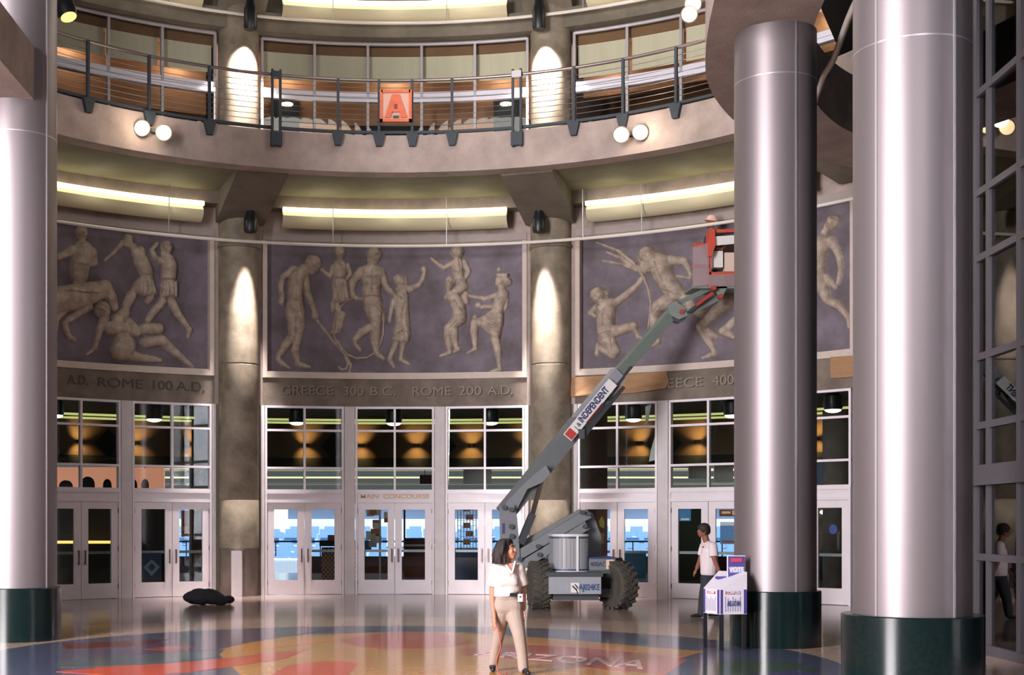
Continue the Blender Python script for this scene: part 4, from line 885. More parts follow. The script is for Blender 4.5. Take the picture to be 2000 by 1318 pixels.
for i in range(14):
    a = x0 + .1 + (x1 - x0) * (i - 5) / 9
    for s_ in (-1, 1):
        q0, q1 = Vector((a, 37.48, .12)), Vector((a + s_ * .75, 37.48, .98))
        if s_ < 0: q0.x += .6; q1.x += .6
        xs_ = [min(max(q.x, x0), x1) for q in (q0, q1)]
        def clipx(q0, q1, lo, hi):
            d = q1 - q0; t0, t1 = 0, 1
            for L_, sg in ((lo, 1), (hi, -1)):
                a0 = (q0.x - L_) * sg; a1 = (q1.x - L_) * sg
                if a0 < 0 and a1 < 0: return None
                if a0 < 0: t0 = max(t0, a0 / (a0 - a1))
                if a1 < 0: t1 = min(t1, a0 / (a0 - a1))
            return (q0 + d * t0, q0 + d * t1) if t1 > t0 + .02 else None
        cq = clipx(q0, q1, x0, x1)
        if cq: mb.beam(cq[0], cq[1], .02, .04)
mb.build('lattice', mat('lattice_pink', (226, 180, 168), .6), t)
crate('cart_basket', 640, 690, 37.9, 1.2, 1.34, (214, 160, 136), 'shallow pink basket on top of the lattice cart', 'basket', .3)
t = thing('menu_board', (at(822, 42.5), 42.6, 0), 'dark red counter and sign behind the right leaf of the middle doors', 'counter')
x0, x1 = at(790, 42.5), at(850, 42.5)
MB().box(((x0 + x1) / 2, 42.8, .6), (x1 - x0, .5, 1.2)).build('counter', mat('maroon', (86, 50, 50), .6), t)
MB().box(((x0 + x1) / 2, 42.53, .98), (x1 - x0, .02, .06)).build('pale_stripe', pipe_m, t)
MB().box(((x0 + x1) / 2, 42.8, 2.3), (x1 - x0 + .3, .3, .4)).build('red_canopy', mat('red_canopy', (120, 48, 44), .6), t)
for px in (790, 850): MB().cone((at(px, 42.8), 42.8, 0), (at(px, 42.8), 42.8, 2.3), .03, .03, 8).build('post', steel_dark, t)
t = thing('goods_rack', (at(735, 39), 39.2, 0), 'rack hung with white and teal goods behind the left leaf of the middle doors', 'rack')
MB().cone((at(742, 39), 39.2, 0), (at(742, 39), 39.2, 2.3), .03, .03, 8).build('pole', pipe_m, t)
random.seed(11)
for i in range(16):
    px = 715 + random.random() * 42; z = .95 + random.random() * 1.25
    mb = MB().box((at(px, 39), 39.05 + random.random() * .3, z), (.14 + random.random() * .12, .06, .16 + random.random() * .14))
    q = random.choice([(236, 232, 226), (236, 232, 226), (64, 138, 160), (214, 206, 200), (196, 120, 90)]); mb.build('hanging_item', mat('goods%s' % (q,), q, .6), t)
crate('glass_case', 885, 935, 39, 0, .95, (96, 112, 150), 'blue grey display case behind the door left of the lift', 'display case')
t = thing('wire_rack', (at(910, 41), 41.0, 0), 'tall wire rack with orange goods behind the door left of the lift', 'rack')
mb = MB()
for i in range(7): mb.cone((at(894 + i * 6, 41), 41, 0.0), (at(894 + i * 6, 41), 41, 2.3), .012, .012, 5)
for k in range(9): mb.beam((at(894, 41), 41, .95 + k * .16), (at(930, 41), 41, .95 + k * .16), .012, .012)
mb.build('wire_grid', pipe_m, t)
for k in range(5): MB().box((at(912 + (k % 2) * 5, 41), 41.1, 1.1 + k * .25), (.22, .1, .16)).build('packet', mat('packet_orange', (214, 130, 90), .6), t)
crate('signboard', 905, 960, 43, 2.9, 3.35, (238, 232, 226), 'white hanging signboard low behind the window left of the boom', 'signboard', .1)
crate('signboard', 915, 945, 44.5, 3.45, 3.8, (210, 206, 198), 'smaller pale signboard above the white hanging signboard', 'signboard', .1)
crate('signboard', 1345, 1385, 41, 3.0, 3.45, (236, 232, 210), 'pale striped menu panel behind the window above the walking man', 'signboard', .08)
crate('signboard', 1395, 1432, 41, 2.9, 3.5, (236, 228, 220), 'white panel behind the window just left of the poster table column', 'signboard', .08)
crate('maroon_awning', 820, 870, 45, 2.95, 3.25, (110, 58, 56), 'maroon awning low behind the middle transom window', 'awning', .4)
xa, xb = at(100, 44), at(320, 44)
t = thing('food_stall', ((xa + xb) / 2, 44.1, 0), 'peach lit shop front with round-topped dark openings behind the windows of the left bay', 'shop')
MB().box(((xa + xb) / 2, 44.1, 1.35), (xb - xa, .2, 2.7)).build('base', dark_void, t)
MB().box(((xa + xb) / 2, 44.1, 3.08), (xb - xa, .2, .76)).build('lit_fascia', mat('peach_sign', (214, 150, 122), .6, emit=(226, 150, 118), estr=.35), t)
for i, (px, w2, h2) in enumerate([(128, 13, .38), (171, 13, .5), (209, 8, .42), (283, 7, .42), (262, 5, .4)]):
    q0, q1 = at(px - w2, 43.9), at(px + w2, 43.9)
    poly = [(q0, 43.9, 2.66), (q1, 43.9, 2.66)] + [((q0 + q1) / 2 + (q1 - q0) / 2 * math.cos(a), 43.9, 2.66 + h2 * (.5 + .5 * math.sin(a))) for a in [k * math.pi / 8 for k in range(9)]]
    MB().slab(poly, (0, .12, 0)).build('arched_opening', dark_void, t)
crate('blue_counter', 1208, 1262, 42, 0, .75, (60, 110, 140), 'teal counter behind the door right of the lift', 'counter', .4)
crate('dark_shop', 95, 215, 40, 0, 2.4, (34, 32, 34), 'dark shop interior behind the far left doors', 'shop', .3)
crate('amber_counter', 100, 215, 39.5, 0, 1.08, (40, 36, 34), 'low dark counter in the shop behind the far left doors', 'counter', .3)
xa, xb = at(102, 39.4), at(213, 39.4)
tag(MB().box(((xa + xb) / 2, 39.6, 1.12), (xb - xa, .16, .08)).build('counter_lamp', mat('amber_tube', (220, 176, 90), .5, emit=(220, 170, 90), estr=1.2)), 'thin amber strip lamp on the dark counter behind the far left doors', 'lamp')
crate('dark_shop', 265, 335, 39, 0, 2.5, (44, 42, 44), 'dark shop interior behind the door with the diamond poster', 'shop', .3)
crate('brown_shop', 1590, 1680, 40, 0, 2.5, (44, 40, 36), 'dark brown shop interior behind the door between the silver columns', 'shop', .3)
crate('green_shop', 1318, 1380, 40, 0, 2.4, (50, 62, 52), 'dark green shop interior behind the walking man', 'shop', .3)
p = W(1617, 1050, 39.8)
t = thing('bulb_stand', (p.x, p.y, 0), 'stand of glowing warm bulbs in the dark shop between the silver columns', 'lamp')
MB().cone((p.x, p.y + .1, 0), (p.x, p.y + .1, 2.1), .015, .015, 6).build('pole', steel_dark, t)
for i, (px, py) in enumerate([(1613, 1000), (1618, 1033), (1618, 1052), (1619, 1069)]): MB().ball(W(px, py, 39.8), .07 if i else .1, (1.8, 1, .8), 12).build('bulb', lens_emit, t)
# truss in the left transom window
tr2 = thing('roof_truss', (at(300, 43), 43, 3.4), 'thin pale truss lines behind the windows of the left bay', 'truss')
MB().beam(W(257, 845, 43), W(281, 912, 43), .08, .06).build('diagonal', mullion_m, tr2)
MB().beam(W(281, 912, 43), W(330, 870, 43), .08, .09).build('diagonal', dark_void, tr2)
for y_ in (842, 864, 885, 906): MB().beam(W(108, y_, 43.2), W(325, y_ + 2, 43.2), .08, .05).build('chord', mullion_m, tr2)

# ================================================================== SIDE GLAZING ON THE RIGHT
g0, g1 = Vector((7.12, 10.1, 0)), Vector((8.08, 23.8, 0)); gd = (g1 - g0).normalized(); gn = Vector((gd.y, -gd.x, 0))
def gpt(Y): return g0 + gd * ((Y - g0.y) / gd.y)
wn += 1
t = tag(thing('window_%d' % wn, g0), kind='structure'); side_mull = mat('side_mullion', (84, 80, 86), .5, metal=.2)
mb = MB()
for Y in (10.5, 12.6, 14.6, 16.55, 18.05, 20.4, 22.6): p = gpt(Y); mb.box((p.x, p.y, 8), (.1, .12, 16))
p = gpt(17.6); mb.box((p.x, p.y, 8), (.09, .1, 16))
mb.build('mullion', side_mull, t)
mb = MB()
for z in (1.24, 2.95, 3.85, 5.14, 6.0, 7.3, 8.9, 10.4, 12): mb.beam(g0 + Vector((0, 0, z)), g1 + Vector((0, 0, z)), .1, .09)
mb.build('transom_bar', side_mull, t)
MB().beam(g0 + Vector((0, 0, 2.3)), g1 + Vector((0, 0, 2.3)), .22, .26).build('transom_beam', side_mull, t)
MB().beam(g0 + Vector((0, 0, .06)), g1 + Vector((0, 0, .06)), .14, .12).build('sill', side_mull, t)
MB().beam(g0 + Vector((.0, 0, 8)), g1 + Vector((.0, 0, 8)), .012, 15.9).build('glass_pane', glass_side, t)
# lobby behind the side glass
struct('ceiling_lobby', MB().prism([(8.4, 10), (13.9, 10), (13.9, 34), (10.4, 31), (8.4, 24)], 9.0, 9.3), dark_void)
for i, (px, py, Y) in enumerate([(1952, 248, 30), (1891, 341, 27), (1989, 397, 26), (1958, 607, 27), (1958, 686, 28), (1975, 823, 24)]):
    p = W(px, py, Y); t = thing('lobby_lamp', p, 'warm lamp behind the right side glazing, %s from the top' % ['first', 'second', 'third', 'fourth', 'fifth', 'sixth'][i], 'lamp', 'lobby lamps'); MB().ball(p, .13, (1.7, 1, .5), 14).build('lens', lens_emit, t); MB().cone(p + Vector((0, 0, .04)), (p.x, p.y, 9.02), .01, .01, 6).build('cord', black_m, t)
p = W(1933, 1020, 24); tag(MB().cone((p.x, p.y, 0), (p.x, p.y, 9), .26, .26, 20).build('lobby_column', concrete, smooth=True), 'slim pale round column behind the right side glazing', 'column')
t = thing('lobby_truss', (9.5, 22, 3), 'dim crossed steel framing behind the right side glazing', 'truss')
for q0, q1 in (((1935, 230), (2030, 300)), ((1935, 250), (1975, 190)), ((1925, 445), (1980, 452)), ((1960, 730), (1995, 760)), ((1956, 735), (1957, 905)), ((1990, 700), (1990, 905)), ((1930, 740), (2000, 745)), ((1935, 880), (2010, 885))): MB().beam(W(*q0, 24.5), W(*q1, 24.5), .06, .07).build('strut', mullion_m, t)
p = W(1965, 1020, 22)
t = thing('lobby_counter', (p.x, 22, 0), 'dark counter with a pale screen behind the lower right side glazing', 'counter')
MB().box((p.x + .5, 22, .5), (1.6, .8, 1.0)).build('counter', dark_void, t)
q = W(1972, 1195, 21.5); MB().box((q.x, 21.58, .62), (.3, .02, .16)).build('screen', mat('screen_teal', (90, 130, 130), .4, emit=(90, 130, 130), estr=.3), t)
q = W(1966, 1045, 22.5); tag(MB().box((q.x, 22.9, 1.62), (.3, .03, .55)).box((q.x, 22.93, .7), (.04, .03, 1.4)).build('pale_notice', mat('notice_pale', (160, 180, 170), .6)), 'pale green notice behind the right side glazing', 'notice')
q = W(1992, 1020, 21); t = thing('lobby_person', (q.x, 21, 0), 'person in dark clothes standing behind the right side glazing', 'person')
mb = MB().limb([(q.x - .08, 21, .08, .07), (q.x - .08, 21, .5, .07), (q.x - .05, 21, .9, .12)]).limb([(q.x + .1, 21, .08, .07), (q.x + .1, 21, .5, .07), (q.x + .05, 21, .9, .12), (q.x, 21, 1.15, .14), (q.x, 21, 1.4, .15), (q.x, 21, 1.5, .06), (q.x, 21, 1.62, .09)]).limb([(q.x - .16, 21, 1.38, .06), (q.x - .3, 20.9, 1.15, .045), (q.x - .25, 20.7, 1.3, .04)])
o = mb.build('body', mat('dark_clothes', (36, 38, 46), .8), t, smooth=True)
md = o.modifiers.new('remesh', 'REMESH'); md.mode = 'VOXEL'; md.voxel_size = .02; md.use_smooth_shade = True

# ================================================================== BOOM LIFT
lift_g = mat('lift_grey', (118, 122, 126), .45, noise=.06, nscale=3); lift_d = mat('lift_dark', (66, 70, 76), .5)
lift_l = mat('lift_light', (156, 158, 166), .4, noise=.05, nscale=4); navy = mat('navy_stripe', (54, 58, 104), .5)
tyre_m = mat('tyre_rubber', (66, 62, 58), .85, noise=.35, nscale=9, rgb2=(84, 78, 66), bump=.4)
chrome = mat('piston_chrome', (190, 176, 170), .2, metal=.9); white_m = mat('white_label', (226, 224, 224), .5); red_m = mat('red_label', (186, 66, 60), .5)
L0 = 26.6
lt = thing('boom_lift', (W(1120, 1020, 27.6).x, 27.6, 0), 'grey articulated boom lift on rough tyres parked before the doors right of the woman', 'boom lift')
def wheel(px, Y, yaw):
    p = W(px, 1020, Y); p.z = .46; M = Matrix.Rotation(R_(yaw), 3, 'Z') @ Matrix.Rotation(R_(90), 3, 'Y')
    mb = MB().lathe([(.22, -.16), (.36, -.19), (.43, -.17), (.455, -.09), (.455, .09), (.43, .17), (.36, .19), (.22, .16)], p, 40, M)
    for i in range(20):
        for s_ in (-1, 1):
            a = 2 * math.pi * (i + (.5 if s_ > 0 else 0)) / 20
            T = M.to_4x4() @ Matrix.Rotation(a, 4, 'Z') @ Matrix.Translation((.445, 0, s_ * .085)) @ Matrix.Rotation(R_(s_ * 32), 4, 'X')
            vs = [p + (T @ Vector((x, y, z))) for x in (-.02, .03) for y in (-.03, .03) for z in (-.095, .095)]
            mb.add(vs, [(0, 1, 3, 2), (4, 6, 7, 5), (0, 4, 5, 1), (2, 3, 7, 6), (0, 2, 6, 4), (1, 5, 7, 3)])
    w_ = mb.build('wheel', tyre_m, lt)
    MB().lathe([(0, -.1), (.1, -.12), (.13, -.1), (.22, -.14), (.23, .14), (.13, .1), (.1, .12), (0, .1)], p, 24, M).build('hub', lift_d, w_, smooth=True)
wheel(1052, 26.9, 4); wheel(1206, 26.9, 28); wheel(1056, 29.4, 0); wheel(1198, 29.4, 0)
def bx(name, px0, px1, py0, py1, Y, d, m, par=None, bev=0):
    a = W(px0, py1, Y); b = W(px1, py0, Y)
    return MB().box(((a.x + b.x) / 2, Y + d / 2, (a.z + b.z) / 2), (b.x - a.x, d, b.z - a.z)).build(name, m, par or lt)
ch = bx('chassis', 1072, 1174, 1126, 1160, 26.35, 3.2, lift_l)
bx('chassis_lip', 1066, 1178, 1118, 1126, 26.32, 3.3, lift_d)
bx('axle', 1040, 1210, 1150, 1166, 26.8, .3, lift_d)
bx('bumper_underside', 1080, 1170, 1160, 1172, 26.5, .4, lift_d)
bx('fleet_label', 1115, 1131, 1138, 1157, 26.34, .01, white_m)
text_flat('fleet_number', 'AJ024KE', .16, .003, facing(W(1151, 1147, 26.34)), mat('number_blue', (60, 84, 130), .5), lt, .004, width=.4)
mb = MB(); p = W(1123, 1147, 26.33)
mb.beam(p + Vector((-.05, 0, .03)), p + Vector((.03, 0, -.05)), .005, .025).beam(p + Vector((.0, 0, .06)), p + Vector((.06, 0, -.02)), .005, .02).beam(p + Vector((.02, 0, -.02)), p + Vector((.05, 0, -.12)), .005, .015)
mb.build('label_scribble', black_m, lt)
# turntable with rounded hood
pT = W(1125, 1020, 27.8)
MB().cone((pT.x, 27.9, .82), (pT.x, 27.9, .95), .62, .62, 32).build('turntable_ring', lift_d, lt)
a = W(1080, 1117, 26.9); b = W(1150, 1044, 26.9); hc = (a.x + b.x) / 2; hw = (b.x - a.x) / 2
pl = [(hc + hw * math.cos(t) if False else hc - hw * math.cos(t), 27.0 - .24 * math.sin(t)) for t in [i * math.pi / 16 for i in range(17)]] + [(hc + hw, 28.1), (hc - hw, 28.1)]
hood = MB().prism(pl, a.z, b.z).build('engine_hood', lift_l, lt)
MB().prism([(hc + (x - hc) * 1.02, y - .012) for x, y in pl], b.z - .07, b.z - .045).build('navy_stripe', navy, hood)
MB().prism([(hc + (x - hc) * 1.02, y - .012) for x, y in pl], a.z + .035, a.z + .06).build('navy_stripe', navy, hood)
MB().prism([(hc + (x - hc) * 1.03, y - .015) for x, y in pl], b.z - .03, b.z + .01).build('pale_rim', white_m, hood)
MB().prism([(hc + (x - hc) * 1.03, y - .015) for x, y in pl], a.z - .01, a.z + .025).build('pale_rim', white_m, hood)
MB().box((W(1128, 0, 26.75).x, 26.77, (a.z + b.z) / 2), (.045, .03, b.z - a.z - .03)).build('white_strap', white_m, hood)
mb = MB()
for px in (1090, 1097, 1105, 1112, 1118):
    x = W(px, 0, 26.85).x; u = (x - hc) / hw; mb.box((x, 27.0 - .24 * math.sqrt(max(0, 1 - u * u)) - .004, (a.z + b.z) / 2), (.022, .012, b.z - a.z - .16))
mb.build('louvre_ribs', mat('rib_beige', (170, 160, 156), .5), hood)
sb = bx('side_cabinet', 1151, 1202, 1090, 1120, 26.85, 1.3, lift_g)
bx('navy_stripe', 1151, 1203, 1088, 1091, 26.83, 1.34, navy, sb)
bx('green_base', 1151, 1202, 1113, 1118, 26.83, .02, mat('green_base', (60, 84, 80), .5), sb)
bx('warning_label', 1184, 1199, 1093, 1111, 26.84, .01, mat('label_cream', (220, 206, 180), .5), sb)
p = W(1191, 1106, 26.83); MB().cone(p, p + Vector((0, -.008, 0)), .03, .03, 12).build('label_dot', red_m, sb)
text_flat('cabinet_lettering', '400AC', .13, .002, facing(W(1168, 1102, 26.84)), navy, sb, width=.3)
# rear tower plate
def plate(name, pts, Y, d, m, par=None): return MB().slab([W(*q, Y) for q in pts], (0, d, 0)).build(name, m, par or lt)
plate('tower_plate', [(1140, 996), (1158, 1002), (1174, 1046), (1176, 1095), (1120, 1095), (1120, 1040)], 27.86, .08, lift_g)
plate('tower_plate', [(1140, 996), (1158, 1002), (1174, 1046), (1176, 1095), (1120, 1095), (1120, 1040)], 28.1, .1, lift_g)
def beamp(name, q0, q1, Y0, Y1, wd, h0, h1, m, par=None):
    return MB().beam(W(*q0, Y0), W(*q1, Y1), wd, h0, wd, h1).build(name, m, par or lt)
beamp('lower_arm', (1150, 1002), (1004, 1089), 27.62, 27.62, .16, .19, .19, lift_g)
beamp('lower_arm', (1136, 999), (1000, 1074), 27.8, 27.8, .12, .13, .13, lift_g)
beamp('lower_arm', (1146, 1026), (1006, 1112), 27.55, 27.55, .14, .17, .17, lift_g)
beamp('arm_link', (1140, 1016), (1006, 1100), 27.75, 27.75, .06, .07, .07, lift_d)
beamp('tower_cylinder', (1120, 1032), (1030, 1092), 27.8, 27.8, .08, .1, .1, lift_d)
for q in ((1150, 1003), (1138, 1000), (1143, 1028), (1052, 1067), (1016, 1092), (1054, 1083)):
    p = W(*q, 27.4); MB().cone(p, p + Vector((0, .12, 0)), .045, .045, 12).build('pivot_pin', lift_d, lt)
# upright
up = plate('upright', [(976, 989), (1004, 986), (1010, 1010), (1014, 1060), (1016, 1108), (978, 1108)], 27.5, .1, lift_g)
plate('upright', [(976, 989), (1004, 986), (1010, 1010), (1014, 1060), (1016, 1108), (978, 1108)], 27.95, .1, lift_g)
bx('upright_slot', 981, 986, 1022, 1042, 27.49, .02, navy, up)
bx('upright_decal', 991, 1003, 1013, 1017, 27.49, .01, mat('decal_purple', (140, 110, 150), .5), up)
for q in ((999, 995), (985, 991), (1000, 1047), (999, 1028)):
    p = W(*q, 27.42); MB().cone(p, p + Vector((0, .1, 0)), .05, .05, 12).build('pivot_pin', lift_d, up)
# telescopic main boom
bm = beamp('main_boom', (985, 1003), (1130, 826), 27.75, 28.3, .26, .34, .36, lift_g)
plate('boom_heel', [(978, 1000), (984, 986), (1030, 938), (1066, 908), (1075, 924), (1060, 942), (1030, 955), (1012, 990), (1000, 1008)], 27.62, .3, lift_g, bm)
beamp('boom_section', (1110, 850), (1208, 730), 28.25, 28.6, .24, .34, .33, lift_l, bm)
beamp('boom_section', (1195, 745), (1322, 600), 28.55, 29.2, .17, .24, .21, mat('boom_green', (122, 134, 128), .5, noise=.08), bm)
beamp('boom_wear_pad', (1196, 762), (1232, 716), 28.45, 28.6, .1, .06, .03, lift_d, bm)
beamp('lift_cylinder', (1016, 1062), (1040, 1004), 27.55, 27.6, .13, .13, .13, lift_d)
beamp('cylinder_rod', (1040, 1004), (1059, 934), 27.6, 27.75, .07, .07, .07, chrome)
# label on the boom
p0, p1 = W(1108, 856, 28.0), W(1200, 744, 28.33); d = (p1 - p0).normalized(); u = Vector((-d.z, 0, d.x)).normalized(); nrm = d.cross(u).normalized()
if nrm.y > 0: nrm = -nrm
o_ = p0 + nrm * .06
M = Matrix.Translation((p0 + p1) / 2 + nrm * .03) @ Matrix((Vector((*d, 0)), Vector((*nrm.cross(d), 0)), Vector((*nrm, 0)), Vector((0, 0, 0, 1)))).transposed()
def lbl(name, x0, x1, y0, y1, m, z=0): return MB().add([M @ Vector((x, y, z + k)) for k in (0, .004) for x, y in ((x0, y0), (x1, y0), (x1, y1), (x0, y1))], [(0, 3, 2, 1), (4, 5, 6, 7), (0, 1, 5, 4), (1, 2, 6, 5), (2, 3, 7, 6), (3, 0, 4, 7)]).build(name, m, bm)
Lh = (p1 - p0).length / 2
lbl('white_label', -Lh + .0, Lh - .05, -.1, .12, white_m)
lbl('red_label', -Lh + .02, -Lh + .2, -.09, .1, red_m, .004)
vs, fs_ = textmesh('INDEPENDENT', .19, .003, font_bold=.006); xs = [v[0] for v in vs]; kx = .92 / (max(xs) - min(xs))
MB().add([M @ Vector((v[0] * kx + .1, v[1] + .02, v[2] + .012)) for v in vs], fs_).build('label_lettering', navy, bm, fix=False)
vs, fs_ = textmesh('J &', .13, .003); MB().add([M @ Vector((v[0] - Lh + .34, v[1] - .0, v[2] + .012)) for v in vs], fs_).build('label_lettering', lift_d, bm, fix=False)
lbl('red_underline', -.3, .25, -.1, -.085, red_m, .006)
# hose carrier below the boom
beamp('hose_carrier', (1138, 852), (1218, 756), 28.1, 28.4, .08, .09, .06, lift_d, bm)
bx('carrier_bracket', 1182, 1192, 766, 790, 28.3, .1, lift_d, bm)
bx('carrier_bracket', 1130, 1142, 838, 856, 28.0, .1, lift_d, bm)
p = W(1188, 775, 28.3); MB().cone(p, p + Vector((0, .12, 0)), .09, .09, 16).build('carrier_roller', black_m, bm)
# jib
jg = mat('boom_green', (122, 134, 128), .5)
jb = beamp('jib_link', (1316, 596), (1392, 560), 29.2, 29.35, .1, .1, .1, jg)
beamp('jib_link', (1332, 616), (1414, 575), 29.1, 29.25, .12, .13, .13, jg)
beamp('jib_cylinder', (1345, 610), (1398, 566), 29.0, 29.1, .06, .06, .06, lift_d)
plate('jib_knuckle', [(1304, 598), (1320, 588), (1336, 600), (1344, 616), (1326, 624), (1308, 614)], 29.0, .3, jg)
plate('jib_hook', [(1310, 616), (1342, 616), (1338, 624), (1326, 630), (1316, 626)], 29.05, .2, lift_d)
plate('platform_bracket', [(1392, 540), (1414, 538), (1420, 562), (1408, 585), (1396, 566)], 29.1, .3, jg)
for q in ((1332, 608), (1408, 578), (1395, 562)): p = W(*q, 28.95); MB().cone(p, p + Vector((0, .15, 0)), .05, .05, 12).build('pivot_pin', mat('red_pin', (170, 60, 50), .5), jb)
beamp('hose', (1360, 596), (1392, 572), 28.95, 29.0, .05, .06, .06, red_m)
# platform basket
orange_red = mat('basket_orange', (196, 78, 60), .5, noise=.1)
bY = 29.1
bk = bx('platform_floor', 1352, 1500, 557, 563, bY, .8, jg)
railparts = []
for q0, q1 in (((1386, 452), (1500, 448)), ((1384, 535), (1500, 532)), ((1386, 452), (1385, 560)), ((1500, 448), (1500, 560)), ((1354, 480), (1386, 478)), ((1352, 520), (1386, 520)), ((1440, 450), (1440, 560))):
    railparts.append((q0, q1))
for dy in (0, .8):
    mb = MB()
    for q0, q1 in railparts: mb.beam(W(*q0, bY + dy), W(*q1, bY + dy), .05, .07)
    mb.build('guard_rail', orange_red, bk)
plate('control_box', [(1384, 450), (1396, 446), (1398, 478), (1390, 500), (1384, 500)], bY - .1, .25, orange_red, bk)
mesh_m = glassmat('pink_sheeting', (.86, .80, .82), .02, .4)
def sheet(pts, Y, m, nm, par): return MB().slab([W(*q, Y) for q in pts], (0, .015, 0)).build(nm, m, par)
sheeting = bpy.data.materials.new('cloudy_sheeting'); sheeting.use_nodes = True; nt = sheeting.node_tree
pb = nt.nodes['Principled BSDF']; pb.inputs['Base Color'].default_value = (*lin((186, 160, 164)), 1); pb.inputs['Alpha'].default_value = .4; pb.inputs['Roughness'].default_value = .5
sheet([(1353, 482), (1384, 476), (1386, 556), (1353, 560)], bY - .06, sheeting, 'plastic_sheeting', bk)
sheet([(1384, 536), (1500, 534), (1500, 556), (1386, 560)], bY - .07, sheeting, 'plastic_sheeting', bk)
bx('tool_box', 1394, 1412, 490, 522, bY + .1, .3, white_m, bk); bx('tool_box', 1415, 1440, 493, 530, bY + .15, .3, mat('cream_box', (214, 196, 180), .6), bk)
sheet([(1391, 462), (1434, 459), (1434, 476), (1392, 480)], bY - .04, white_m, 'paper_notice', bk)

# ================================================================== PEOPLE
skin = mat('skin', (176, 122, 98), .55, noise=.05, nscale=8); skin2 = mat('skin_brown', (138, 88, 66), .6)
hair_m = mat('dark_hair', (40, 32, 32), .6, noise=.3, nscale=60, bump=.5, bscale=120)
blouse = mat('white_blouse', (204, 192, 188), .8, bump=.45, bscale=10); slacks = mat('khaki_slacks', (158, 142, 132), .8, bump=.35, bscale=9)
shoe = mat('black_shoe', (28, 28, 32), .4); tee = mat('white_tee', (222, 208, 214), .8, bump=.1, bscale=16); dark_pants = mat('dark_trousers', (46, 48, 56), .85)
def remesh(o, v=.008, sm=4):
    md = o.modifiers.new('remesh', 'REMESH'); md.mode = 'VOXEL'; md.voxel_size = v; md.use_smooth_shade = True
    if sm: m2 = o.modifiers.new('smooth', 'SMOOTH'); m2.iterations = sm; m2.factor = .5
    return o
def hand(mb, p, d, side, s=1.0, curl=.5):
    """palm plus five bent fingers; d = direction of the fingers, side = palm width axis"""
    p = Vector(p); d = Vector(d).normalized(); w_ = Vector(side).normalized(); nn = d.cross(w_).normalized()
    mb.limb([(*p, .021 * s), (*(p + d * .045 * s + w_ * .008 * s), .026 * s), (*(p + d * .075 * s), .027 * s)])
    for i, (off, ln) in enumerate(((-.030, .062), (-.010, .072), (.010, .068), (.029, .052))):
        a = p + d * .08 * s + w_ * off * s; b = a + (d + nn * curl * .35) * ln * .5 * s; c = b + (d * .8 + nn * curl) * ln * .5 * s
        mb.limb([(*a, .0105 * s), (*b, .0095 * s), (*c, .0075 * s)], 8)
    a = p + d * .02 * s - w_ * .025 * s; b = a + (d * .8 - w_ * .7 + nn * .2) * .035 * s; c = b + (d + nn * .3) * .03 * s
    mb.limb([(*a, .013 * s), (*b, .0105 * s), (*c, .0085 * s)], 8)
def head(mb, c, s, fwd, up):
    """skull, jaw, nose, lips, ears around centre c, facing fwd"""
    f = Vector(fwd).normalized(); u = (Vector(up) - f * Vector(up).dot(f)).normalized(); r = f.cross(u)
    M = Matrix((r, f, u)).transposed()
    def q(x, y, z): return Vector(c) + M @ Vector((x * s, y * s, z * s))
    mb.ball(q(0, -.012, .03), .092 * s, (.84, 1.02, .98), 24, M); mb.ball(q(0, .022, -.02), .07 * s, (.86, .9, 1.15), 20, M)
    mb.ball(q(0, .048, -.078), .032 * s, (1.15, .9, .8), 14, M)
    mb.limb([(*q(-.045, -.0, -.05), .024 * s), (*q(0, .05, -.085), .022 * s), (*q(.045, 0, -.05), .024 * s)])
    mb.limb([(*q(0, .078, .022), .010 * s), (*q(0, .096, -.012), .014 * s)]); mb.ball(q(0, .092, -.018), .017 * s, (1.1, .8, .6), 12, M)
    for sx in (-1, 1):
        mb.ball(q(sx * .032, .066, -.015), .024 * s, (1, .7, .8), 12, M); mb.limb([(*q(sx * .012, .078, .042), .010 * s), (*q(sx * .045, .062, .040), .010 * s)])
        mb.ball(q(sx * .08, -.008, -.002), .022 * s, (.4, .8, 1.3), 12, M)
    mb.ball(q(0, .080, -.045), .018 * s, (1.3, .55, .4), 12, M); mb.ball(q(0, .078, -.056), .016 * s, (1.2, .55, .45), 12, M)
    return q, M
def face_parts(q, M, s, par):
    for sx in (-1, 1):
        e = MB().ball(q(sx * .031, .073, .016), .0085 * s, (1.35, .8, .7), 14, M).build('eye', mat('eye_white', (220, 210, 205), .3), par, smooth=True)
        MB().ball(q(sx * .031, .077, .016), .0055 * s, (1, .6, 1), 10, M).build('iris', mat('iris_dark', (36, 24, 20), .3), e, smooth=True)
        MB().limb([(*q(sx * .014, .088, .040), .0035 * s), (*q(sx * .034, .084, .047), .004 * s), (*q(sx * .052, .07, .041), .0028 * s)], 8).build('eyebrow', hair_m, par)
    MB().limb([(*q(-.022, .086, -.049), .004 * s), (*q(-.006, .094, -.046), .0065 * s), (*q(.006, .094, -.046), .0065 * s), (*q(.022, .086, -.049), .004 * s)], 8).ball(q(0, .091, -.055), .009 * s, (1.6, .6, .6), 10, M).build('lips', mat('lips', (158, 84, 78), .45), par, smooth=True)

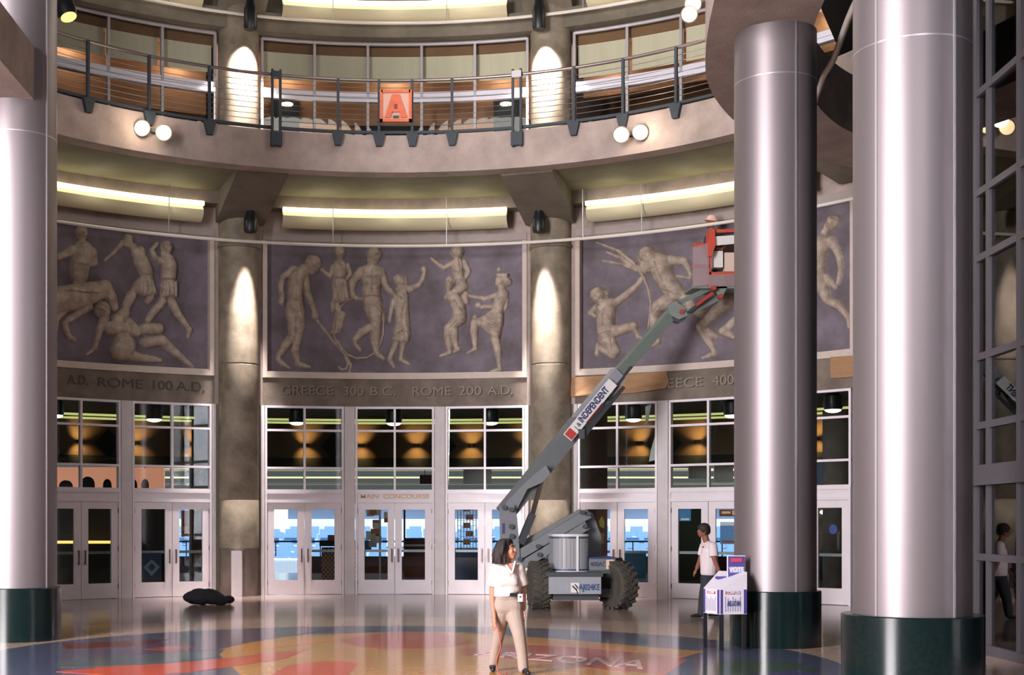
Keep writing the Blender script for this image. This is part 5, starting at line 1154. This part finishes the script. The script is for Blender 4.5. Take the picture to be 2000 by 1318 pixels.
# ---- woman in the foreground
WY = FPX * HC / (1314 - HY)                                  # distance of her feet
kS = WY / FPX
def wp(px, py, dy=0): v = W(px, py, WY); return Vector((v.x, WY + dy, v.z))
wl = thing('person', (wp(997, 1314).x, WY, 0), 'woman in white short-sleeved blouse and khaki trousers walking and looking up at the lift', 'person')
f_, u_ = Vector((.86, -.50, .22)), Vector((-.12, .05, 1))
hcen = wp(992, 1076)
mb = MB(); q, HM = head(mb, hcen, 1.0, f_, u_)
mb.limb([(*(hcen + Vector((-.02, .01, -.06))), .05), (*wp(991, 1100, .01), .046), (*wp(990, 1111, .02), .05)])
mb.limb([(*wp(973, 1108, .02), .05), (*wp(991, 1109, .02), .06), (*wp(1009, 1108, .03), .05)])
mb.limb([(*wp(990, 1120, .02), .09), (*wp(991, 1150, .02), .08)])
# arms
mb.limb([(*wp(966, 1112, .02), .045), (*wp(963, 1143, .02), .040), (*wp(962, 1170, .0), .034), (*wp(964, 1196, -.05), .026), (*wp(965, 1207, -.07), .022)])
hand(mb, wp(965, 1208, -.07), (.04, -.12, -1), (.3, -1, 0), .92, .45)
mb.limb([(*wp(1018, 1112, .03), .045), (*wp(1022, 1142, .06), .038), (*wp(1023, 1168, .06), .032), (*wp(1021, 1190, .0), .026)])
hand(mb, wp(1021, 1190, .0), (-.05, -.3, -1), (-.3, 1, 0), .92, .5)
# ankles
mb.limb([(*wp(966, 1290, .22), .036), (*wp(965, 1303, .22), .034)]); mb.limb([(*wp(1020, 1296, -.12), .036), (*wp(1021, 1308, -.12), .036)])
# connecting body core so that it is one continuous surface
mb.limb([(*wp(991, 1150, .02), .08), (*wp(990, 1175, .02), .095), (*wp(981, 1200, .05), .06), (*wp(974, 1245, .12), .045), (*wp(966, 1290, .22), .036)])
mb.limb([(*wp(990, 1175, .02), .095), (*wp(1006, 1200, -.02), .06), (*wp(1014, 1250, -.08), .046), (*wp(1020, 1296, -.12), .036)])
body = remesh(mb.build('body', skin, wl), .007, 3)
face_parts(q, HM, 1.0, body)
mb = MB().ball(q(0, -.035, .05), .108, (.98, 1.0, .95), 26, HM)
def hl(px, py, dy, r_): v = wp(px, py, dy); return (*v, r_)
random.seed(3)
for i in range(46):                                           # bushy shoulder-length waves falling behind and to the side of the face
    t_ = i / 45; dy = .13 - .26 * random.random(); side = random.random()
    x_top = 976 + 12 * side; x_bot = 967 + 18 * side; bend = random.uniform(-2.5, 2.5)
    y_bot = 1097 + random.uniform(-4, 3)
    mb.limb([hl(x_top, 1060, dy * .5, .03), hl(x_top * .55 + x_bot * .45 - 3 + bend, 1072, dy * .8, .028), hl(x_bot - 1 - bend, 1084, dy, .026), hl(x_bot + bend, y_bot, dy, .016)], 8)
mb.limb([hl(984, 1056, -.07, .022), hl(981, 1066, -.11, .022), hl(979, 1078, -.12, .02), hl(977, 1092, -.11, .016)])
mb.limb([(*q(-.03, .04, .105), .03), (*q(.02, .045, .112), .028), (*q(.055, .03, .095), .026)]); mb.limb([(*q(-.06, .03, .09), .028), (*q(-.085, .01, .05), .024), (*q(-.09, -.01, 0), .02)])
remesh(mb.build('hair', hair_m, wl), .008, 2)
# blouse: open V neck, short sleeves
mb = MB()
mb.limb([(*wp(975, 1112, .02), .062), (*wp(990, 1122, .02), .115), (*wp(1005, 1112, .03), .062)])
mb.limb([(*wp(982, 1128, .02), .105), (*wp(998, 1128, .02), .105)]); mb.limb([(*wp(982, 1147, .015), .10), (*wp(999, 1146, .015), .10)])
mb.limb([(*wp(979, 1137, -.045), .07), (*wp(1001, 1137, -.04), .07)])
sk = []
for i in range(28):
    a = 2 * math.pi * i / 28; sk.append((math.cos(a), math.sin(a)))
cx_, cy_ = wp(991, 1160).x, WY + .015
vs = [(cx_ + .155 * x, cy_ + .115 * y, wp(0, 1140).z) for x, y in sk] + [(cx_ + .165 * x, cy_ + .125 * y, wp(0, 1160 + (5 if x < 0 else -3 - 4 * max(0, -y))).z) for x, y in sk]
mb.add(vs, [(i, (i + 1) % 28, 28 + (i + 1) % 28, 28 + i) for i in range(28)] + [tuple(range(27, -1, -1)), tuple(range(28, 56))])
mb.cone(wp(970, 1110, .02), wp(963, 1146, .02), .066, .077, 18); mb.ball(wp(969, 1111, .02), .07); mb.limb([(*wp(972, 1109, .02), .062), (*wp(990, 1114, .02), .075), (*wp(1011, 1109, .03), .06)])
mb.cone(wp(1014, 1110, .03), wp(1022, 1143, .06), .066, .070, 18); mb.ball(wp(1014, 1111, .03), .07)
remesh(mb.build('blouse', blouse, wl), .008, 3)
# skin visible in the V of the neckline and lapels
MB().slab([wp(987, 1100, -.07), wp(1005, 1098, -.07), wp(999, 1117, -.115)], (0, .03, 0)).build('neckline', skin, body)
cl = MB(); cl.beam(wp(985, 1098, -.07), wp(999, 1119, -.125), .02, .022); cl.beam(wp(1006, 1096, -.06), wp(999, 1119, -.125), .02, .022); cl.build('collar', blouse, wl)
MB().box(wp(1003, 1160, -.105), (.1, .02, .035)).build('belt', black_m, wl)
mb = MB()
mb.limb([(*wp(983, 1164, .01), .10), (*wp(999, 1164, .01), .10)]); mb.limb([(*wp(980, 1184, .02), .115), (*wp(1003, 1184, .01), .115)])
mb.limb([(*wp(979, 1196, .04), .105), (*wp(975, 1240, .12), .072), (*wp(969, 1275, .18), .058), (*wp(966, 1298, .22), .056)])
mb.limb([(*wp(1004, 1196, .0), .105), (*wp(1013, 1240, -.08), .074), (*wp(1018, 1275, -.10), .062), (*wp(1020, 1303, -.12), .060)])
remesh(mb.build('trousers', slacks, wl), .008, 3)
def shoe_(p, d, par, s=1.0):
    d = Vector(d).normalized(); p = Vector(p); b = p + d * .15 * s
    o = MB().limb([(p.x, p.y, .045, .040), (p.x, p.y, .085, .036)]).limb([(p.x, p.y, .04, .038), (*(p + d * .07).xy, .037, .036), (*b.xy, .028, .026)]).build('shoe', shoe, par)
    remesh(o, .006, 2)
shoe_(wp(965, 1300, .22), (-.05, -1, 0), wl); shoe_(wp(1021, 1300, -.12), (.25, -1, 0), wl)
p = wp(1014, 1166, -.13); tag(MB().box(p, (.055, .008, .085)).build('name_badge', white_m, wl), 'white name badge'); 
bx2 = MB().box(p + Vector((0, -.006, .01)), (.02, .004, .02)).build('badge_photo', lift_d, wl)
cord_m = mat('red_cord', (206, 92, 76), .6)
pts = [wp(966, 1216, -.1), wp(972, 1232, -.13), (wp(976, 1262, -.1)), wp(968, 1290, -.1), wp(972, 1318, -.25), wp(984, 1322, -.3), wp(990, 1306, .0)]
pts = [Vector((p.x, p.y, max(p.z, .012))) for p in pts]
tag(MB().tube([Vector(q) for q in dens([tuple(p) for p in pts], 8)], .006, 6).build('cable', cord_m), 'thin red cable hanging from the woman\'s hand to the floor', 'cable')
tag(MB().slab([wp(1019, 1130, .16), wp(1028, 1122, .16), wp(1031, 1190, .18), wp(1026, 1200, .18), wp(1022, 1150, .16)], (0, .03, 0)).build('white_bag', white_m), 'narrow white bag held behind the arm of the woman', 'bag')

# ---- man at the right
MY = FPX * HC / (1205 - HY)
def mp(px, py, dy=0): v = W(px, py, MY); return Vector((v.x, MY + dy, v.z))
mn = thing('person', (mp(1384, 1205).x, MY, 0), 'man in white T-shirt and dark trousers walking left behind the poster table', 'person')
mb = MB(); hc2 = mp(1373, 1037); q, HM2 = head(mb, hc2, 1.05, (-.95, -.25, .02), (.05, 0, 1))
mb.limb([(*mp(1377, 1048), .058), (*mp(1381, 1060), .06)]); mb.limb([(*mp(1384, 1072), .12), (*mp(1387, 1100), .11), (*mp(1384, 1128), .12)])
mb.limb([(*mp(1388, 1068, -.18), .055), (*mp(1390, 1090, -.2), .046), (*mp(1398, 1112, -.2), .036), (*mp(1404, 1122, -.2), .028)]); hand(mb, mp(1405, 1123, -.2), (.3, -.05, -1), (1, 0, .2), 1, .5)
mb.limb([(*mp(1380, 1068, .18), .055), (*mp(1372, 1095, .2), .046), (*mp(1364, 1110, .12), .036)]); hand(mb, mp(1363, 1112, .1), (-.5, -.1, -.8), (0, 1, .2), 1, .5)
mb.limb([(*mp(1384, 1128), .12), (*mp(1374, 1160, -.08), .07), (*mp(1370, 1193, -.08), .045)]); mb.limb([(*mp(1384, 1128), .12), (*mp(1392, 1162, .1), .07), (*mp(1402, 1194, .1), .045)])
b2 = remesh(mb.build('body', skin2, mn), .01, 3)
face_parts(q, HM2, 1.05, b2)
mb = MB().ball(q(0, -.02, .045), .108, (1, 1.08, .95), 22, HM2).ball(q(0, -.06, .0), .08, (1, 1, 1), 18, HM2); remesh(mb.build('hair', hair_m, mn), .009, 2)
mb = MB().limb([(*mp(1380, 1064, .08), .09), (*mp(1385, 1066, -.08), .09)]).limb([(*mp(1385, 1078), .15), (*mp(1386, 1100), .145), (*mp(1384, 1116), .15)])
mb.limb([(*mp(1378, 1085), .1), (*mp(1380, 1112), .11)]); mb.cone(mp(1388, 1064, -.17), mp(1389, 1086, -.2), .078, .085, 16); mb.cone(mp(1380, 1064, .17), mp(1375, 1085, .2), .078, .08, 16); mb.ball(mp(1388, 1066, -.16), .08)
remesh(mb.build('t_shirt', tee, mn), .01, 3)
mb = MB().limb([(*mp(1384, 1124), .135), (*mp(1382, 1134), .135)]).limb([(*mp(1380, 1136, -.06), .115), (*mp(1372, 1165, -.08), .085), (*mp(1368, 1196, -.08), .068)]).limb([(*mp(1388, 1136, .06), .115), (*mp(1394, 1165, .1), .085), (*mp(1404, 1193, .1), .066)])
remesh(mb.build('trousers', dark_pants, mn), .01, 3)
shoe_(mp(1367, 1200, -.08), (-1, -.1, 0), mn, 1.1); shoe_(mp(1406, 1200, .1), (-1, .0, 0), mn, 1.1)

# ---- worker in the basket
wk = thing('person', W(1402, 557, bY + .4), 'worker in a pale hard hat standing in the orange lift basket', 'person')
def kp(px, py, dy=0): v = W(px, py, bY + .4); return Vector((v.x, v.y + dy, v.z))
mb = MB(); q, HM3 = head(mb, kp(1388, 436), 1.05, (-.8, .4, .2), (0, 0, 1))
mb.limb([(*kp(1390, 446), .058), (*kp(1393, 455), .06)]); mb.limb([(*kp(1398, 468), .13), (*kp(1402, 500), .12), (*kp(1402, 515), .12), (*kp(1398, 540), .08), (*kp(1396, 552), .055)]); mb.limb([(*kp(1402, 515), .12), (*kp(1408, 540), .08), (*kp(1410, 552), .055)])
mb.limb([(*kp(1384, 462, .1), .055), (*kp(1380, 480, .15), .045), (*kp(1372, 470, .3), .034)]); hand(mb, kp(1371, 469, .3), (-.4, .8, .4), (0, .3, 1), 1, .5)
mb.limb([(*kp(1412, 462, .0), .055), (*kp(1416, 482, -.05), .045), (*kp(1406, 490, -.2), .034)]); hand(mb, kp(1405, 490, -.2), (-.8, -.4, 0), (0, .3, 1), 1, .5)
b3 = remesh(mb.build('body', skin2, wk), .012, 3); face_parts(q, HM3, 1.05, b3)
hh = MB().lathe([(.135, 0), (.128, .02), (.115, .07), (.08, .115), (0, .135)], q(0, -.01, .045), 28, HM3).lathe([(.15, -.005), (.155, .0), (.15, .008)], q(0, .0, .045), 28, HM3)
tag(hh.build('hard_hat', mat('hard_hat_pale', (216, 178, 170), .4), wk, smooth=True), 'pale pink-white hard hat')
remesh(MB().limb([(*kp(1388, 461, .05), .08), (*kp(1408, 461), .08)]).limb([(*kp(1398, 470), .15), (*kp(1402, 500), .145)]).limb([(*kp(1384, 463, .1), .068), (*kp(1381, 476, .14), .06)]).limb([(*kp(1412, 463), .068), (*kp(1416, 480, -.04), .06)]).build('shirt', mat('teal_shirt', (44, 62, 70), .8), wk), .012, 2)
remesh(MB().limb([(*kp(1402, 515), .14), (*kp(1398, 535), .09), (*kp(1396, 548), .075)]).limb([(*kp(1402, 515), .14), (*kp(1408, 535), .09), (*kp(1410, 548), .075)]).build('trousers', dark_pants, wk), .012, 2)
for px in (1396, 1410): p = kp(px, 554); MB().box(p + Vector((-.04, .03, 0)), (.11, .26, .08)).build('boot', shoe, wk)

# ================================================================== POSTER TABLE, BAG, CABLE
kY = 18.2
t = thing('poster_table', (W(1415, 1020, kY).x, kY, 0), 'small white poster-covered ballot table with blue and red print beside the middle silver column', 'table')
violet = mat('violet_print', (78, 66, 140), .6); redp = mat('red_print', (196, 64, 84), .6); greyp = mat('grey_print', (168, 168, 190), .6); pwhite = mat('poster_white', (226, 220, 232), .6)
A0, A1, A2 = W(1374, 1195, kY + .25), W(1406, 1201, kY - .1), W(1459, 1200, kY - .02)
def topz(p, z): return Vector((p.x, p.y, z))
zT = W(0, 1150, kY).z; zB = W(0, 1199, kY).z
B0, B1 = Vector((W(1459, 0, kY + .2).x, kY + .2, zB)), Vector((W(1404, 0, kY + .6).x, kY + .6, zB))
bot = [topz(p, zB) for p in (A0, A1, A2, B0, B1)]; topf = [topz(A0, zT), topz(A1, zT - .01), topz(A2, zT), topz(B0, zT + .22), topz(B1, zT + .22)]
bd = MB().add(bot + topf, [(4, 3, 2, 1, 0), (5, 6, 7, 8, 9)] + [(i, (i + 1) % 5, 5 + (i + 1) % 5, 5 + i) for i in range(5)]).build('poster_box', pwhite, t)
def onface(P, Q, u0, u1, v0, v1, m, nm, off=.006):
    e = (Q - P); nn = Vector((e.y, -e.x, 0)).normalized()
    if nn.y > 0: nn = -nn
    def s_(u, v): b = P.lerp(Q, u); return Vector((b.x, b.y, zB + (zT - zB) * v)) + nn * off
    return MB().slab([s_(u0, v0), s_(u1, v0), s_(u1, v1), s_(u0, v1)], nn * -.004).build(nm, m, bd)
for P, Q, lay in ((bot[0], bot[1], ((.02, .12), (.86, .98))), (bot[1], bot[2], ((.02, .1), (.88, .99)))):
    for a, b in lay: onface(P, Q, a, b, .02, .98, violet, 'violet_stripe')
    onface(P, Q, .2, .74, .8, .92, redp, 'red_heading')
    for k in range(7): onface(P, Q, .18 + k * .09, .21 + k * .09, .12, .7 - .06 * (k % 3), greyp, 'print_column')
def face_text(P, Q, txt, u, v, sz, m):
    e = (Q - P).normalized(); nn = Vector((e.y, -e.x, 0)); nn = -nn if nn.y > 0 else nn
    b = P.lerp(Q, u); o = Vector((b.x, b.y, zB + (zT - zB) * v)) + nn * .012
    M = Matrix.Translation(o) @ Matrix((Vector((*e, 0)), Vector((0, 0, 1, 0)), Vector((*nn, 0)), Vector((0, 0, 0, 1)))).transposed()
    text_flat('poster_lettering', txt, sz, .001, M, m, bd, .002, width=(Q - P).length * .5)
face_text(bot[1], bot[2], 'COMPUSA', .48, .86, .055, pwhite); face_text(bot[1], bot[2], 'ALL-STAR', .5, .42, .09, violet); face_text(bot[0], bot[1], 'COMP', .47, .86, .045, pwhite)
bs = thing  # (poster stand on the top)
pr = W(1438, 1108, kY + .26); bb = MB().box((pr.x, kY + .26, pr.z + .0), (.22, .02, .30)).build('header_board', violet, t)
MB().box((pr.x, kY + .27, pr.z), (.245, .015, .32)).build('header_edge', pwhite, t)
MB().box((pr.x, kY + .245, pr.z + .1), (.15, .008, .05)).build('red_heading', redp, bb)
MB().box((pr.x, kY + .245, pr.z - .03), (.18, .008, .08)).build('pale_print', greyp, bb)
text_flat('header_lettering', 'VOTE', .08, .001, facing((pr.x, kY + .238, pr.z - .03)), pwhite, bb, .002)
MB().box((W(1420, 0, kY).x, kY + .3, zT + .14), (.16, .06, .03)).build('pen_tray', violet, t)
for p in (A0, A1, A2, B0): MB().box((p.x + (.03 if p is not A2 else -.03) - (.06 if p is B0 else 0), p.y + .04, zB / 2), (.05, .05, zB)).build('leg', black_m, t)
# black bundle on the floor by the left wall column
mb = MB(); random.seed(5); bp0 = FP(372, 1181); bp1 = FP(450, 1180)
for i in range(26):
    u = i / 25; x = bp0[0] + (bp1[0] - bp0[0]) * u; y = bp0[1] + random.uniform(-.15, .15)
    r_ = random.uniform(.09, .15) * (.7 + .6 * math.sin(math.pi * min(1, u + .15))); mb.ball((x, y, r_ * .8 + random.uniform(0, .06)), r_, (1.3, 1, .85), 12)
o = tag(remesh(mb.build('cloth_bundle', mat('black_bundle', (30, 30, 36), .8, bump=.4, bscale=20)), .02, 1), 'long crumpled black bundle lying on the floor by the left wall column', 'bundle')
